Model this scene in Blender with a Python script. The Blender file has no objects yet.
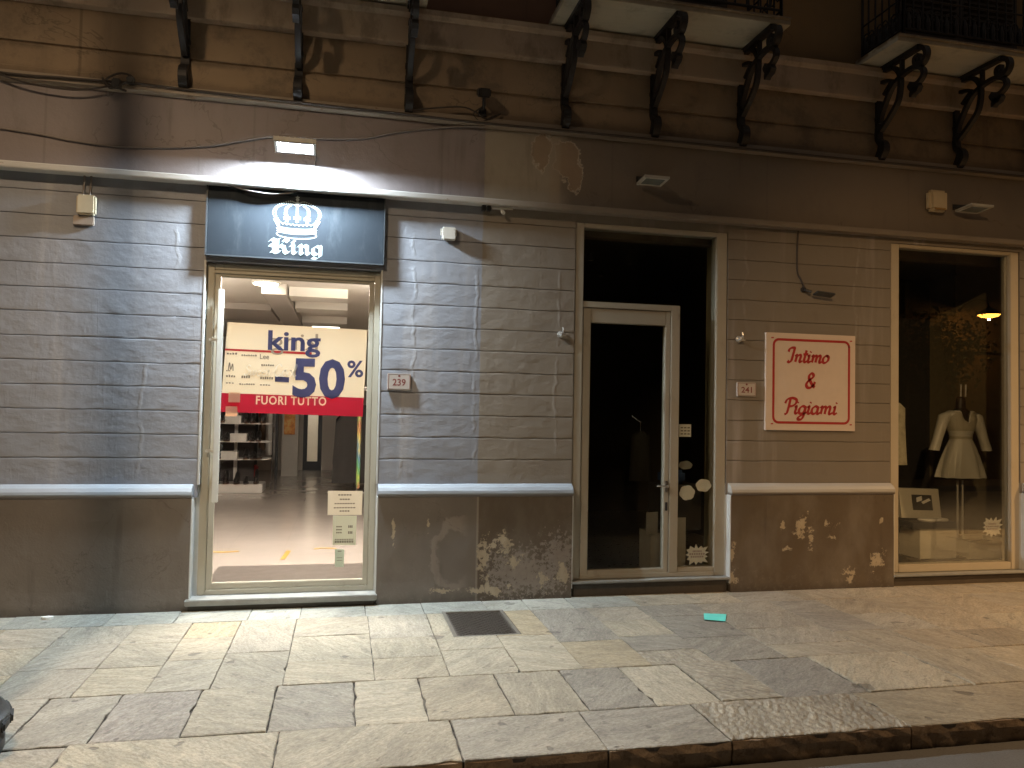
import bpy, bmesh, math, random
from mathutils import Vector, Matrix
from math import sin, cos, pi, radians, sqrt
random.seed(7)
S = bpy.context.scene
COL = S.collection
RND = random.random
U = random.uniform

# ------------------------------------------------------------------ render / world / camera
S.render.engine = 'CYCLES'
S.cycles.use_denoising = True
try:
    S.cycles.denoiser = 'OPENIMAGEDENOISE'
    S.cycles.denoising_input_passes = 'RGB_ALBEDO_NORMAL'
except Exception:
    pass
S.cycles.max_bounces = 8
S.cycles.diffuse_bounces = 4
S.cycles.glossy_bounces = 4
S.cycles.transmission_bounces = 6
S.cycles.transparent_max_bounces = 12
S.cycles.caustics_reflective = False
S.cycles.caustics_refractive = False
S.cycles.sample_clamp_indirect = 6.0
vs = S.view_settings
vs.view_transform = 'Standard'; vs.look = 'None'; vs.exposure = 0.0; vs.gamma = 1.0
vs.use_curve_mapping = False

W = bpy.data.worlds.new("World"); S.world = W
W.use_nodes = True
bgn = W.node_tree.nodes['Background']
bgn.inputs[0].default_value = (0.17, 0.14, 0.115, 1)
bgn.inputs[1].default_value = 0.62

cam = bpy.data.cameras.new('camera'); camo = bpy.data.objects.new('camera', cam); COL.objects.link(camo)
r_ = Vector((0.976736, -0.213594, 0.019077)); u_ = Vector((-0.02583, -0.028873, 0.999249)); f_ = Vector((0.212882, 0.976496, 0.033719))
camo.matrix_world = Matrix(((r_.x, u_.x, -f_.x, 0), (r_.y, u_.y, -f_.y, -6.78756), (r_.z, u_.z, -f_.z, 1.70), (0, 0, 0, 1)))
cam.sensor_width = 36.0
cam.lens = 36.0 * 769.8 / 1024.0
cam.clip_start = 0.05; cam.clip_end = 500
S.camera = camo

# ------------------------------------------------------------------ material helper
class MT:
    def __init__(s, name):
        s.m = bpy.data.materials.new(name); s.m.use_nodes = True
        s.t = s.m.node_tree; s.N = s.t.nodes; s.b = s.N['Principled BSDF']; s.o = s.N['Material Output']
        s.tc = None
    def n(s, t, **k):
        x = s.N.new(t)
        for a, v in k.items(): setattr(x, a, v)
        return x
    def L(s, a, b): s.t.links.new(a, b)
    def put(s, sock, v):
        if isinstance(v, bpy.types.NodeSocket): s.L(v, sock)
        elif isinstance(v, (tuple, list)) and sock.type == 'RGBA' and len(v) == 3: sock.default_value = (*v, 1)
        else: sock.default_value = v
    def co(s, kind='Object'):
        if s.tc is None: s.tc = s.n('ShaderNodeTexCoord')
        return s.tc.outputs[kind]
    def map(s, vec=None, scale=(1, 1, 1), loc=(0, 0, 0), rot=(0, 0, 0)):
        m = s.n('ShaderNodeMapping'); s.L(vec or s.co(), m.inputs[0])
        m.inputs['Scale'].default_value = scale; m.inputs['Location'].default_value = loc; m.inputs['Rotation'].default_value = rot
        return m.outputs[0]
    def noise(s, scale, detail=4, rough=.55, vec=None, stretch=None, dist=0.0, loc=(0, 0, 0)):
        v = vec or s.co()
        if stretch or loc != (0, 0, 0): v = s.map(v, stretch or (1, 1, 1), loc)
        x = s.n('ShaderNodeTexNoise'); s.L(v, x.inputs['Vector'])
        x.inputs['Scale'].default_value = scale; x.inputs['Detail'].default_value = detail
        x.inputs['Roughness'].default_value = rough; x.inputs['Distortion'].default_value = dist
        return x.outputs['Fac']
    def voro(s, scale, vec=None, feature='F1', out='Distance'):
        x = s.n('ShaderNodeTexVoronoi'); x.feature = feature; s.L(vec or s.co(), x.inputs['Vector']); x.inputs['Scale'].default_value = scale
        return x.outputs[out]
    def xyz(s, vec=None):
        x = s.n('ShaderNodeSeparateXYZ'); s.L(vec or s.co(), x.inputs[0]); return x.outputs
    def ma(s, op, a, b=0.0, c=0.0, clamp=False):
        x = s.n('ShaderNodeMath', operation=op); x.use_clamp = clamp
        s.put(x.inputs[0], a); s.put(x.inputs[1], b); s.put(x.inputs[2], c); return x.outputs[0]
    def step(s, v, lo, hi):      # 0 below lo, 1 above hi (may be reversed)
        x = s.n('ShaderNodeMapRange'); x.interpolation_type = 'SMOOTHSTEP'
        s.put(x.inputs[0], v); x.inputs[1].default_value = lo; x.inputs[2].default_value = hi
        x.inputs[3].default_value = 0; x.inputs[4].default_value = 1
        if lo > hi:
            x.inputs[1].default_value = hi; x.inputs[2].default_value = lo; x.inputs[3].default_value = 1; x.inputs[4].default_value = 0
        return x.outputs[0]
    def mix(s, f, a, b, blend='MIX'):
        x = s.n('ShaderNodeMix'); x.data_type = 'RGBA'; x.blend_type = blend
        s.put(x.inputs[0], f); s.put(x.inputs[6], a); s.put(x.inputs[7], b); return x.outputs[2]
    def ramp(s, f, pts):
        x = s.n('ShaderNodeValToRGB'); s.put(x.inputs[0], f); e = x.color_ramp.elements
        while len(e) < len(pts): e.new(.5)
        for i, (p, c) in enumerate(pts):
            e[i].position = p; e[i].color = (*c, 1) if len(c) == 3 else c
        return x.outputs[0]
    def mul(s, col, f):          # multiply colour by a scalar
        return s.mix(1.0, col, s.grey(f), 'MULTIPLY')
    def grey(s, f):
        x = s.n('ShaderNodeCombineXYZ')
        for i in range(3): s.put(x.inputs[i], f)
        return x.outputs[0]
    def ellipses(s, X, Z, lst, wob=None):
        out = None
        for cx, cz, rx, rz in lst:
            a = s.ma('DIVIDE', s.ma('SUBTRACT', X, cx), rx); b = s.ma('DIVIDE', s.ma('SUBTRACT', Z, cz), rz)
            d = s.ma('SQRT', s.ma('ADD', s.ma('MULTIPLY', a, a), s.ma('MULTIPLY', b, b)))
            k = s.ma('SUBTRACT', 1.0, d)
            out = k if out is None else s.ma('MAXIMUM', out, k)
        return out
    def bump(s, h, strength=.3, dist=.01, nrm=None):
        x = s.n('ShaderNodeBump'); x.inputs['Strength'].default_value = strength; x.inputs['Distance'].default_value = dist
        s.put(x.inputs['Height'], h)
        if nrm is not None: s.L(nrm, x.inputs['Normal'])
        return x.outputs[0]
    def fin(s, col=None, rough=None, nrm=None, metal=None, spec=None):
        if col is not None: s.put(s.b.inputs['Base Color'], col)
        if rough is not None: s.put(s.b.inputs['Roughness'], rough)
        if nrm is not None: s.L(nrm, s.b.inputs['Normal'])
        if metal is not None: s.put(s.b.inputs['Metallic'], metal)
        if spec is not None: s.put(s.b.inputs['Specular IOR Level'], spec)
        return s.m

def plain(name, col, rough=.6, metal=0.0, var=.12, scale=12, bump=.0, spec=.5):
    m = MT(name)
    n = m.noise(scale, 5)
    k = m.ma('ADD', m.ma('MULTIPLY', n, 2 * var), 1 - var)
    c = m.mul(col, k)
    nr = m.bump(m.noise(scale * 5, 4), bump, .004) if bump else None
    rr = m.ma('ADD', m.ma('MULTIPLY', m.noise(scale * 1.7, 3, loc=(3, 1, 2)), .2), rough - .1)
    return m.fin(c, rr, nr, metal, spec)

def emit(name, col, strength):
    m = MT(name); e = m.n('ShaderNodeEmission'); m.put(e.inputs[0], col); e.inputs[1].default_value = strength
    m.L(e.outputs[0], m.o.inputs[0]); return m.m

def glass_mat(name, tint=(.93, .95, .94), rough=0.0, boost=1.0):
    m = MT(name)
    tr = m.n('ShaderNodeBsdfTransparent'); m.put(tr.inputs[0], tint)
    gl = m.n('ShaderNodeBsdfGlossy'); gl.inputs['Roughness'].default_value = rough
    fr = m.n('ShaderNodeFresnel'); fr.inputs[0].default_value = 1.5
    mx = m.n('ShaderNodeMixShader'); m.L(m.ma('MULTIPLY', fr.outputs[0], boost, clamp=True), mx.inputs[0]); m.L(tr.outputs[0], mx.inputs[1]); m.L(gl.outputs[0], mx.inputs[2])
    m.L(mx.outputs[0], m.o.inputs[0]); return m.m

XS = 1.19     # where the paint of the two shops meets

def mat_wall():
    m = MT('painted_render'); X, Y, Z = m.xyz()
    left = m.mix(m.noise(1.3, 5, .6), (.222, .236, .268), (.30, .312, .345))
    right = m.mix(m.noise(1.1, 5, .6, loc=(5, 0, 1)), (.215, .19, .16), (.285, .25, .205))
    xs = m.ma('ADD', X, m.ma('MULTIPLY', m.noise(8, 3), .03))
    c = m.mix(m.step(xs, XS + .01, XS + .03), left, right)
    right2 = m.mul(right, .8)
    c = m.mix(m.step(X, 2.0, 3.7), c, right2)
    streak = m.noise(3.2, 4, .6, stretch=(1, 1, .09))
    c = m.mix(m.ma('MULTIPLY', m.step(streak, .55, .75), .4), c, (.45, .43, .43))
    dirt = m.step(m.noise(5.5, 6, .65, loc=(2, 0, 3)), .58, .78)
    c = m.mix(m.ma('MULTIPLY', dirt, .35), c, (.13, .11, .10))
    chip = m.step(m.noise(26, 5, .7), .73, .77)
    c = m.mix(m.ma('MULTIPLY', chip, .6), c, (.5, .46, .42))
    wz = m.ma('MULTIPLY', m.ma('SUBTRACT', m.noise(2.5, 4, .6, stretch=(.15, 1, 1)), .5), .22)
    dsum = None
    for x0, z0, z1 in ((.60, 1.9, 3.25), (1.165, 1.2, 2.95), (1.93, 1.3, 3.0), (-1.40, 2.85, 3.3), (-1.62, 1.1, 2.1), (.50, 1.1, 1.9), (3.82, 2.6, 3.5), (5.05, 2.2, 3.5)):
        d = m.ma('ABSOLUTE', m.ma('SUBTRACT', m.ma('SUBTRACT', X, x0), wz))
        k = m.ma('MULTIPLY', m.step(d, .022, .004), m.ma('MULTIPLY', m.step(Z, z0 - .1, z0 + .1), m.step(Z, z1 + .1, z1 - .1)))
        dsum = k if dsum is None else m.ma('MAXIMUM', dsum, k)
    dsum = m.ma('MULTIPLY', dsum, m.step(m.noise(5, 4, .6, loc=(0, 0, 6)), .35, .55))
    c = m.mix(m.ma('MULTIPLY', dsum, .16), c, (.46, .45, .44))
    h1 = m.noise(7, 5, .52, stretch=(1, 1, 1.5)); h2 = m.noise(60, 3, .5)
    ridge = m.step(m.noise(2.1, 4, .65, stretch=(1.2, 1, .22), dist=.3, loc=(0, 0, 4)), .50, .535)
    ridge2 = m.step(m.noise(2.1, 4, .65, stretch=(1.2, 1, .22), dist=.3, loc=(0, 0, 4)), .57, .535)
    rg = m.ma('MULTIPLY', ridge, ridge2)
    h = m.ma('ADD', m.ma('MULTIPLY', h1, 1.0), m.ma('ADD', m.ma('MULTIPLY', h2, .10), m.ma('ADD', m.ma('MULTIPLY', rg, .05), m.ma('MULTIPLY', dsum, .24))))
    return m.fin(c, .66, m.bump(h, .33, .020), spec=.25)

def mat_fascia():
    m = MT('fascia_render'); X, Y, Z = m.xyz()
    left = m.mix(m.noise(1.2, 5), (.215, .188, .192), (.27, .24, .238))
    mid = m.mix(m.noise(1.6, 5), (.29, .26, .205), (.35, .31, .25))
    right = m.mix(m.noise(.9, 5), (.155, .13, .105), (.20, .165, .13))
    c = m.mix(m.step(X, XS, XS + .015), left, mid)
    xe = m.ma('ADD', X, m.ma('MULTIPLY', m.noise(3, 4), .3))
    c = m.mix(m.step(xe, 1.92, 2.2), c, right)
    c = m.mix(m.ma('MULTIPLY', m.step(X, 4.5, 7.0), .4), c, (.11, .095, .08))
    # stripped plaster
    w = m.noise(7, 5, .65)
    e = m.ma('ADD', m.ellipses(X, Z, [(1.72, 4.12, .13, .24), (1.97, 4.05, .16, .26), (2.05, 3.92, .10, .22)]), m.ma('MULTIPLY', m.ma('SUBTRACT', w, .5), 1.6))
    pe = m.step(e, .28, .31)
    c = m.mix(m.ma('MULTIPLY', pe, .85), c, m.mix(m.noise(10, 4), (.25, .19, .135), (.33, .245, .17)))
    rim = m.ma('MULTIPLY', m.step(e, .20, .26), m.step(e, .34, .30))
    c = m.mix(m.ma('MULTIPLY', rim, .7), c, (.48, .42, .34))
    st = m.ma('MULTIPLY', m.step(m.ma('ABSOLUTE', m.ma('SUBTRACT', X, 1.86)), .07, .03), .6)
    c = m.mix(st, c, (.34, .28, .21))
    dirt = m.step(m.noise(3.6, 6, .65, stretch=(1, 1, .4)), .52, .8)
    c = m.mix(m.ma('MULTIPLY', dirt, .4), c, (.11, .095, .085))
    lines = m.step(m.ma('ABSOLUTE', m.ma('SUBTRACT', m.ma('FRACT', m.ma('MULTIPLY', X, .62)), .5)), .008, .003)
    c = m.mix(m.ma('MULTIPLY', lines, .22), c, (.1, .09, .08))
    ck = m.ma('ABSOLUTE', m.ma('SUBTRACT', m.noise(1.1, 5, .6, loc=(9, 0, 4), dist=.4), .5))
    ck = m.ma('MULTIPLY', m.step(ck, .006, .002), m.step(m.noise(.9, 3, loc=(1, 0, 8)), .48, .6))
    c = m.mix(m.ma('MULTIPLY', ck, .35), c, (.06, .05, .04))
    dr = m.ma('MULTIPLY', m.step(m.noise(6.5, 4, .6, stretch=(1, 1, .07), loc=(2, 0, 0)), .57, .72), m.step(m.noise(1.6, 3), .4, .6))
    c = m.mix(m.ma('MULTIPLY', dr, .32), c, (.085, .07, .06))
    h = m.ma('ADD', m.noise(9, 5), m.ma('ADD', m.ma('MULTIPLY', m.noise(70, 3), .2), m.ma('MULTIPLY', pe, -.8)))
    return m.fin(c, .65, m.bump(h, .4, .012), spec=.3)

def mat_dado():
    m = MT('dado_paint'); X, Y, Z = m.xyz()
    left = m.mix(m.noise(1.5, 6, .62), (.125, .108, .095), (.20, .178, .155))
    right = m.mix(m.noise(1.7, 6, .62, loc=(3, 0, 0)), (.088, .068, .05), (.145, .115, .085))
    c = m.mix(m.step(X, XS - .005, XS + .005), left, right)
    sm = m.step(m.noise(2.8, 5, .6, stretch=(1, 1, .5), loc=(1, 2, 7)), .45, .75)
    c = m.mix(m.ma('MULTIPLY', sm, .35), c, (.25, .225, .195))
    cl = m.step(m.ma('ABSOLUTE', m.ma('SUBTRACT', X, XS)), .012, .007)
    c = m.mix(m.ma('MULTIPLY', cl, .6), c, (.32, .29, .25))
    # base grime
    c = m.mix(m.ma('MULTIPLY', m.step(m.ma('ADD', Z, m.ma('MULTIPLY', m.noise(6, 4), .12)), .16, .04), .55), c, (.05, .04, .03))
    n = m.noise(11, 7, .72, loc=(.5, 0, .2)); n0 = m.ma('SUBTRACT', n, .5)
    e = m.ellipses(X, Z, [(1.25, .40, .13, .36), (1.42, .50, .20, .18), (1.53, .36, .16, .12), (1.80, .16, .10, .16), (1.98, .22, .12, .2), (1.3, .10, .4, .10),
                          (3.66, .38, .10, .22), (3.66, .15, .1, .15), (4.42, .60, .16, .22), (4.50, .50, .07, .16), (4.72, .64, .12, .08), (4.75, .5, .1, .06), (4.24, .40, .1, .05), (4.92, .16, .13, .10), (4.93, .08, .08, .12),
                          (5.28, .30, .12, .2), (5.22, .24, .1, .14), (5.30, .66, .05, .06), (.45, .62, .035, .2), (.75, .72, .03, .2), (.85, .10, .20, .05), (4.2, .64, .07, .08)])
    v = m.ma('ADD', e, m.ma('MULTIPLY', n0, 3.6))
    pe = m.step(v, .58, .74)
    e2 = m.ellipses(X, Z, [(1.58, .24, .66, .40), (1.95, .36, .34, .40), (1.75, .2, .5, .3)])
    n2 = m.ma('SUBTRACT', m.noise(23, 6, .75, loc=(7, 0, 1)), .5)
    pe2 = m.step(m.ma('ADD', e2, m.ma('MULTIPLY', n2, 3.4)), .48, .66)
    pe2 = m.ma('MULTIPLY', pe2, m.step(X, 1.2, 1.25))
    c = m.mix(m.ma('MULTIPLY', pe2, .8), c, m.mix(m.noise(18, 4), (.20, .175, .155), (.34, .30, .26)))
    c = m.mix(pe, c, m.mix(m.noise(14, 4), (.30, .245, .165), (.48, .42, .32)))
    # smeared patch left of the seam
    e3 = m.ma('ADD', m.ellipses(X, Z, [(1.02, .40, .26, .34)]), m.ma('MULTIPLY', m.ma('SUBTRACT', m.noise(5, 4), .5), 1.0))
    ring = m.ma('MULTIPLY', m.ma('MULTIPLY', m.step(e3, .02, .10), m.step(e3, .36, .24)), m.step(X, 1.13, 1.02))
    c = m.mix(m.ma('MULTIPLY', ring, .5), c, (.30, .265, .225))
    ck = m.ma('ABSOLUTE', m.ma('SUBTRACT', m.noise(1.7, 5, .6, loc=(9, 0, 4), dist=.4), .5))
    ck = m.ma('MULTIPLY', m.step(ck, .006, .002), m.step(m.noise(.9, 3, loc=(1, 0, 8)), .48, .6))
    c = m.mix(m.ma('MULTIPLY', ck, .35), c, (.06, .05, .04))
    dr = m.ma('MULTIPLY', m.step(m.noise(6.5, 4, .6, stretch=(1, 1, .07), loc=(2, 0, 0)), .57, .72), m.step(m.noise(1.6, 3), .4, .6))
    c = m.mix(m.ma('MULTIPLY', dr, .32), c, (.06, .05, .04))
    salt = m.ma('MULTIPLY', m.step(m.ma('ADD', Z, m.ma('MULTIPLY', m.noise(4, 5, .7), .5)), .62, .32), m.step(m.noise(19, 6, .75), .5, .72))
    c = m.mix(m.ma('MULTIPLY', salt, .22), c, (.34, .31, .28))
    h = m.ma('ADD', m.ma('MULTIPLY', m.noise(9, 5), .6), m.ma('ADD', m.ma('MULTIPLY', m.noise(60, 4), .2), m.ma('MULTIPLY', m.ma('MAXIMUM', pe, pe2), -.5)))
    return m.fin(c, m.ma('ADD', .42, m.ma('MULTIPLY', pe, .3)), m.bump(h, .45, .012), spec=.4)

def mat_upper():
    m = MT('upper_plaster'); X, Y, Z = m.xyz()
    c = m.mix(m.noise(1.1, 6, .62), (.26, .19, .125), (.37, .285, .195))
    c = m.mix(m.ma('MULTIPLY', m.step(m.noise(2.3, 7, .72, loc=(4, 0, 2)), .48, .68), .62), c, (.13, .105, .08))
    c = m.mix(m.ma('MULTIPLY', m.step(m.noise(5, 4, .6, stretch=(1, 1, .15)), .55, .75), .25), c, (.12, .10, .08))
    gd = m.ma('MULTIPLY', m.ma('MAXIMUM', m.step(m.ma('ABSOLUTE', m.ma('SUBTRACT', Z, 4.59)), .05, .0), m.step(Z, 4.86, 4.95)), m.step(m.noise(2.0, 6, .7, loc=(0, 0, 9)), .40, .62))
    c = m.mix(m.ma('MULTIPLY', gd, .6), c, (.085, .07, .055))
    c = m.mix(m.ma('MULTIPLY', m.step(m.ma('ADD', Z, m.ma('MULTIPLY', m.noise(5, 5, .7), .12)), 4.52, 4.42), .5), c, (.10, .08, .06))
    c = m.mix(m.step(Z, 5.2, 5.25), c, m.mix(m.step(X, 2.5, 4.3), m.mix(m.noise(1.5, 4), (.17, .10, .07), (.23, .14, .095)), m.mix(m.noise(1.5, 4), (.22, .15, .07), (.30, .20, .10))))
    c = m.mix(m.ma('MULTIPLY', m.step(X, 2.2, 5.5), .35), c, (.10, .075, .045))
    ck = m.ma('ABSOLUTE', m.ma('SUBTRACT', m.noise(1.3, 5, .6, loc=(9, 0, 4), dist=.4), .5))
    ck = m.ma('MULTIPLY', m.step(ck, .006, .002), m.step(m.noise(.9, 3, loc=(1, 0, 8)), .48, .6))
    c = m.mix(m.ma('MULTIPLY', ck, .35), c, (.06, .05, .04))
    dr = m.ma('MULTIPLY', m.step(m.noise(6.5, 4, .6, stretch=(1, 1, .07), loc=(2, 0, 0)), .57, .72), m.step(m.noise(1.6, 3), .4, .6))
    c = m.mix(m.ma('MULTIPLY', dr, .32), c, (.085, .07, .06))
    vj = m.step(m.ma('ABSOLUTE', m.ma('SUBTRACT', m.ma('FRACT', m.ma('ADD', m.ma('MULTIPLY', X, 1.05), .80)), .5)), .018, .004)
    c = m.mix(m.ma('MULTIPLY', m.ma('MULTIPLY', vj, m.step(X, -1.4, -1.6)), .5), c, (.09, .07, .05))
    h = m.ma('ADD', m.noise(8, 5), m.ma('MULTIPLY', m.noise(55, 3), .25))
    return m.fin(c, .75, m.bump(h, .4, .012), spec=.25)

def mat_string():
    m = MT('string_course_stone'); X, Y, Z = m.xyz()
    c = m.mix(m.noise(2, 5), (.36, .285, .22), (.46, .37, .285))
    c = m.mix(m.ma('MULTIPLY', m.step(m.noise(3.5, 7, .72, stretch=(1, 1, .5)), .48, .66), .6), c, (.16, .13, .105))
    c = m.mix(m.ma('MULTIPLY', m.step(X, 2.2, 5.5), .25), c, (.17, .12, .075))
    return m.fin(c, .7, m.bump(m.noise(25, 4), .25, .008), spec=.25)

def mat_trim(name, a, b, rust=True):
    m = MT(name); X, Y, Z = m.xyz()
    c = m.mix(m.noise(4, 5), a, b)
    if rust:
        r = m.step(m.noise(5.5, 5, .7, stretch=(1, 1, 2.5)), .64, .70)
        c = m.mix(r, c, m.mix(m.noise(30, 3), (.10, .055, .03), (.26, .15, .07)))
    c = m.mix(m.step(X, XS - .2, XS + .9), c, m.mix(m.noise(5, 4), (.15, .125, .10), (.23, .195, .155)))
    return m.fin(c, .5, m.bump(m.noise(30, 4), .25, .006))

def mat_cap():
    m = MT('dado_cap_paint'); X, Y, Z = m.xyz()
    c = m.mix(m.noise(3, 5), (.25, .275, .305), (.31, .335, .365))
    c = m.mix(m.step(X, 2.6, 3.4), c, m.mix(m.noise(4, 5), (.36, .345, .31), (.44, .42, .38)))
    c = m.mix(m.ma('MULTIPLY', m.step(m.noise(8, 5, .7), .6, .72), .4), c, (.25, .23, .21))
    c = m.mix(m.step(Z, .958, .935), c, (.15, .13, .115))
    return m.fin(c, .5, m.bump(m.noise(25, 4), .25, .006))

def mat_stone():
    m = MT('paving_stone'); uv = m.n('ShaderNodeUVMap').outputs[0]
    at = m.n('ShaderNodeAttribute', attribute_name='tint').outputs['Color']
    kd = m.n('ShaderNodeAttribute', attribute_name='kind').outputs['Color']
    rg, wet, _ = m.xyz(kd)
    X, Y, Z = m.xyz()
    v1 = m.noise(2.6, 7, .66, vec=uv, stretch=(1, 4.0, 1), dist=1.1)
    v2 = m.noise(9.0, 7, .70, vec=uv, stretch=(1, 2.4, 1), dist=.7)
    v3 = m.noise(34, 5, .7, vec=uv, stretch=(1, 1.8, 1))
    c = m.mul(at, m.ma('ADD', .82, m.ma('MULTIPLY', m.step(v1, .33, .68), .34)))
    c = m.mul(c, m.ma('ADD', .74, m.ma('MULTIPLY', m.step(v3, .3, .7), .45)))
    vein = m.ma('MULTIPLY', m.step(v2, .57, .64), .58)
    c = m.mix(vein, c, m.mul(at, .40))
    lv = m.ma('MULTIPLY', m.step(m.noise(13, 6, .7, vec=uv, stretch=(1, 2.2, 1), dist=.8, loc=(5, 2, 0)), .58, .66), .45)
    c = m.mix(lv, c, (.52, .48, .41))
    pit = m.step(m.noise(38, 3, .6), .68, .73)
    c = m.mix(m.ma('MULTIPLY', pit, .6), c, (.08, .07, .06))
    spot = m.step(m.noise(5.5, 2, .4, loc=(3, 8, 0)), .70, .72)
    c = m.mix(m.ma('MULTIPLY', spot, .55), c, (.07, .06, .055))
    grime = m.noise(1.3, 6, .65)
    c = m.mix(m.ma('MULTIPLY', m.step(grime, .48, .72), .38), c, (.15, .135, .115))
    c = m.mix(m.step(Z, -.007, -.014), c, (.075, .062, .05))
    peb = m.voro(19, vec=m.map(uv, (1, 1.6, 1)))
    c = m.mix(m.ma('MULTIPLY', rg, m.ma('MULTIPLY', m.step(peb, .35, .6), .5)), c, (.12, .10, .08))
    h = m.ma('ADD', m.ma('MULTIPLY', v2, .75), m.ma('ADD', m.ma('MULTIPLY', v3, .35), m.ma('MULTIPLY', v1, .6)))
    h = m.ma('ADD', h, m.ma('MULTIPLY', m.ma('MULTIPLY', peb, rg), -1.6))
    h = m.ma('SUBTRACT', h, m.ma('MULTIPLY', m.ma('ADD', pit, spot), .3))
    ro = m.ma('ADD', .30, m.ma('MULTIPLY', m.noise(9, 5), .40))
    return m.fin(m.mix(1.0, c, (1.03, 1.0, .935), 'MULTIPLY'), ro, m.bump(h, .9, .020), spec=.42)

def mat_joint():
    m = MT('joint_dirt')
    c = m.mix(m.step(m.noise(7, 5, .7), .42, .6), (.15, .13, .105), (.03, .025, .02))
    return m.fin(c, .9, m.bump(m.noise(60, 4), .8, .01))
def mat_kerb():
    m = MT('kerb_face_stone'); X, Y, Z = m.xyz()
    c = m.mix(m.noise(6, 6, .65), (.17, .115, .07), (.40, .30, .20))
    c = m.mix(m.ma('MULTIPLY', m.step(m.noise(14, 5, .7), .5, .62), .5), c, (.09, .06, .04))
    c = m.mix(m.step(Z, -.10, -.14), c, (.05, .04, .03))
    return m.fin(c, .8, m.bump(m.noise(22, 6, .7), .9, .02), spec=.2)

def mat_slab():
    m = MT('balcony_marble'); X, Y, Z = m.xyz()
    c = m.mix(m.noise(2.2, 6, .65, stretch=(1, 2.5, 1), dist=.8), (.36, .34, .27), (.56, .52, .41))
    c = m.mix(m.ma('MULTIPLY', m.step(m.noise(5, 6, .7), .5, .7), .45), c, (.20, .18, .13))
    e = m.ma('MULTIPLY', m.step(Z, 5.285, 5.315), m.step(m.noise(7, 4, .7), .3, .55))
    c = m.mix(m.ma('MULTIPLY', e, .8), c, (.12, .075, .045))
    c = m.mix(m.ma('MULTIPLY', m.step(Y, -.546, -.552), .55), c, (.16, .13, .09))
    return m.fin(c, .55, m.bump(m.noise(20, 4), .2, .006))
def mat_road():
    m = MT('road_stone_asphalt')
    c = m.mix(m.noise(2, 6), (.10, .096, .09), (.17, .163, .15))
    c = m.mix(m.ma('MULTIPLY', m.step(m.noise(90, 2), .55, .7), .5), c, (.06, .06, .055))
    return m.fin(c, .6, m.bump(m.noise(120, 3), .4, .006))

def mat_frame(name, a=(.40, .375, .30), b=(.47, .44, .355)):
    m = MT(name)
    c = m.mix(m.noise(3, 5), a, b)
    c = m.mix(m.ma('MULTIPLY', m.step(m.noise(9, 5, .7, stretch=(1, 1, .4)), .58, .75), .35), c, (.16, .14, .10))
    return m.fin(c, m.ma('ADD', .32, m.ma('MULTIPLY', m.noise(20, 4), .2)), m.bump(m.noise(40, 3), .06, .003), metal=.15)

M = dict(
    wall=mat_wall(), fascia=mat_fascia(), dado=mat_dado(), upper=mat_upper(), string=mat_string(), cap=mat_cap(),
    ledge=mat_trim('ledge_paint', (.44, .44, .43), (.56, .55, .52)), lowledge=mat_trim('cornice_paint', (.22, .18, .14), (.30, .25, .19)),
    jamb=plain('jamb_white_paint', (.55, .56, .55), .5, bump=.2), stone=mat_stone(), kerb=mat_kerb(), road=mat_road(),
    frame=mat_frame('beige_aluminium'), frame3=mat_frame('cream_aluminium', (.44, .39, .30), (.52, .46, .355)), frame2=mat_frame('tan_aluminium', (.36, .325, .26), (.43, .39, .31)), steelbar=mat_frame('handle_aluminium', (.58, .58, .54), (.68, .68, .63)),
    stepstone=plain('sill_marble', (.27, .275, .26), .5, var=.3, bump=.25), stepdark=plain('sill_riser_dark', (.075, .06, .045), .7, var=.3, bump=.4),
    glass=glass_mat('clear_glass', (.97, .98, .975), boost=.35), glassd=glass_mat('shop_window_glass', (.95, .965, .95), boost=.42),
    iron=plain('black_wrought_iron', (.022, .021, .022), .55, .4, .3, 20, .35), darkmetal=plain('cast_iron_grey', (.055, .058, .06), .42, .5, .25, 15, .3),
    white=plain('white_plastic', (.62, .60, .54), .5), cream=plain('cream_plastic', (.46, .38, .25), .55), offwhite=plain('weathered_white_metal', (.40, .39, .35), .5, var=.2),
    greyglass=plain('floodlight_grey_glass', (.14, .16, .15), .2), black=plain('black_plastic', (.02, .02, .021), .5),
    cable=plain('cable_sheath', (.045, .036, .03), .7), cablelt=plain('painted_cable', (.20, .175, .16), .7), chrome=plain('chrome_steel', (.62, .62, .62), .22, 1.0, .05),
    slab=mat_slab(), shutter=plain('dark_shutter_wood', (.032, .024, .016), .6, var=.3, bump=.3),
    grate=plain('manhole_iron', (.10, .085, .072), .5, .5, .3, 25, .4),
    lamp=emit('floodlight_led_glow', (.76, .90, 1.0), 2600.0),
)
M['sign'] = None
def mat_sign():
    m = MT('fascia_sign_board'); X, Y, Z = m.xyz()
    c = m.mix(m.noise(4, 5), (.016, .021, .028), (.027, .034, .042))
    c = m.mix(m.ma('MULTIPLY', m.step(m.noise(5, 5, .7, stretch=(1, 1, .3)), .5, .75), .25), c, (.09, .105, .115))
    return m.fin(c, m.ma('ADD', .68, m.ma('MULTIPLY', m.noise(15, 4), .2)), m.bump(m.noise(4, 3), .1, .01), spec=.12)
M['sign'] = mat_sign()

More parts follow.
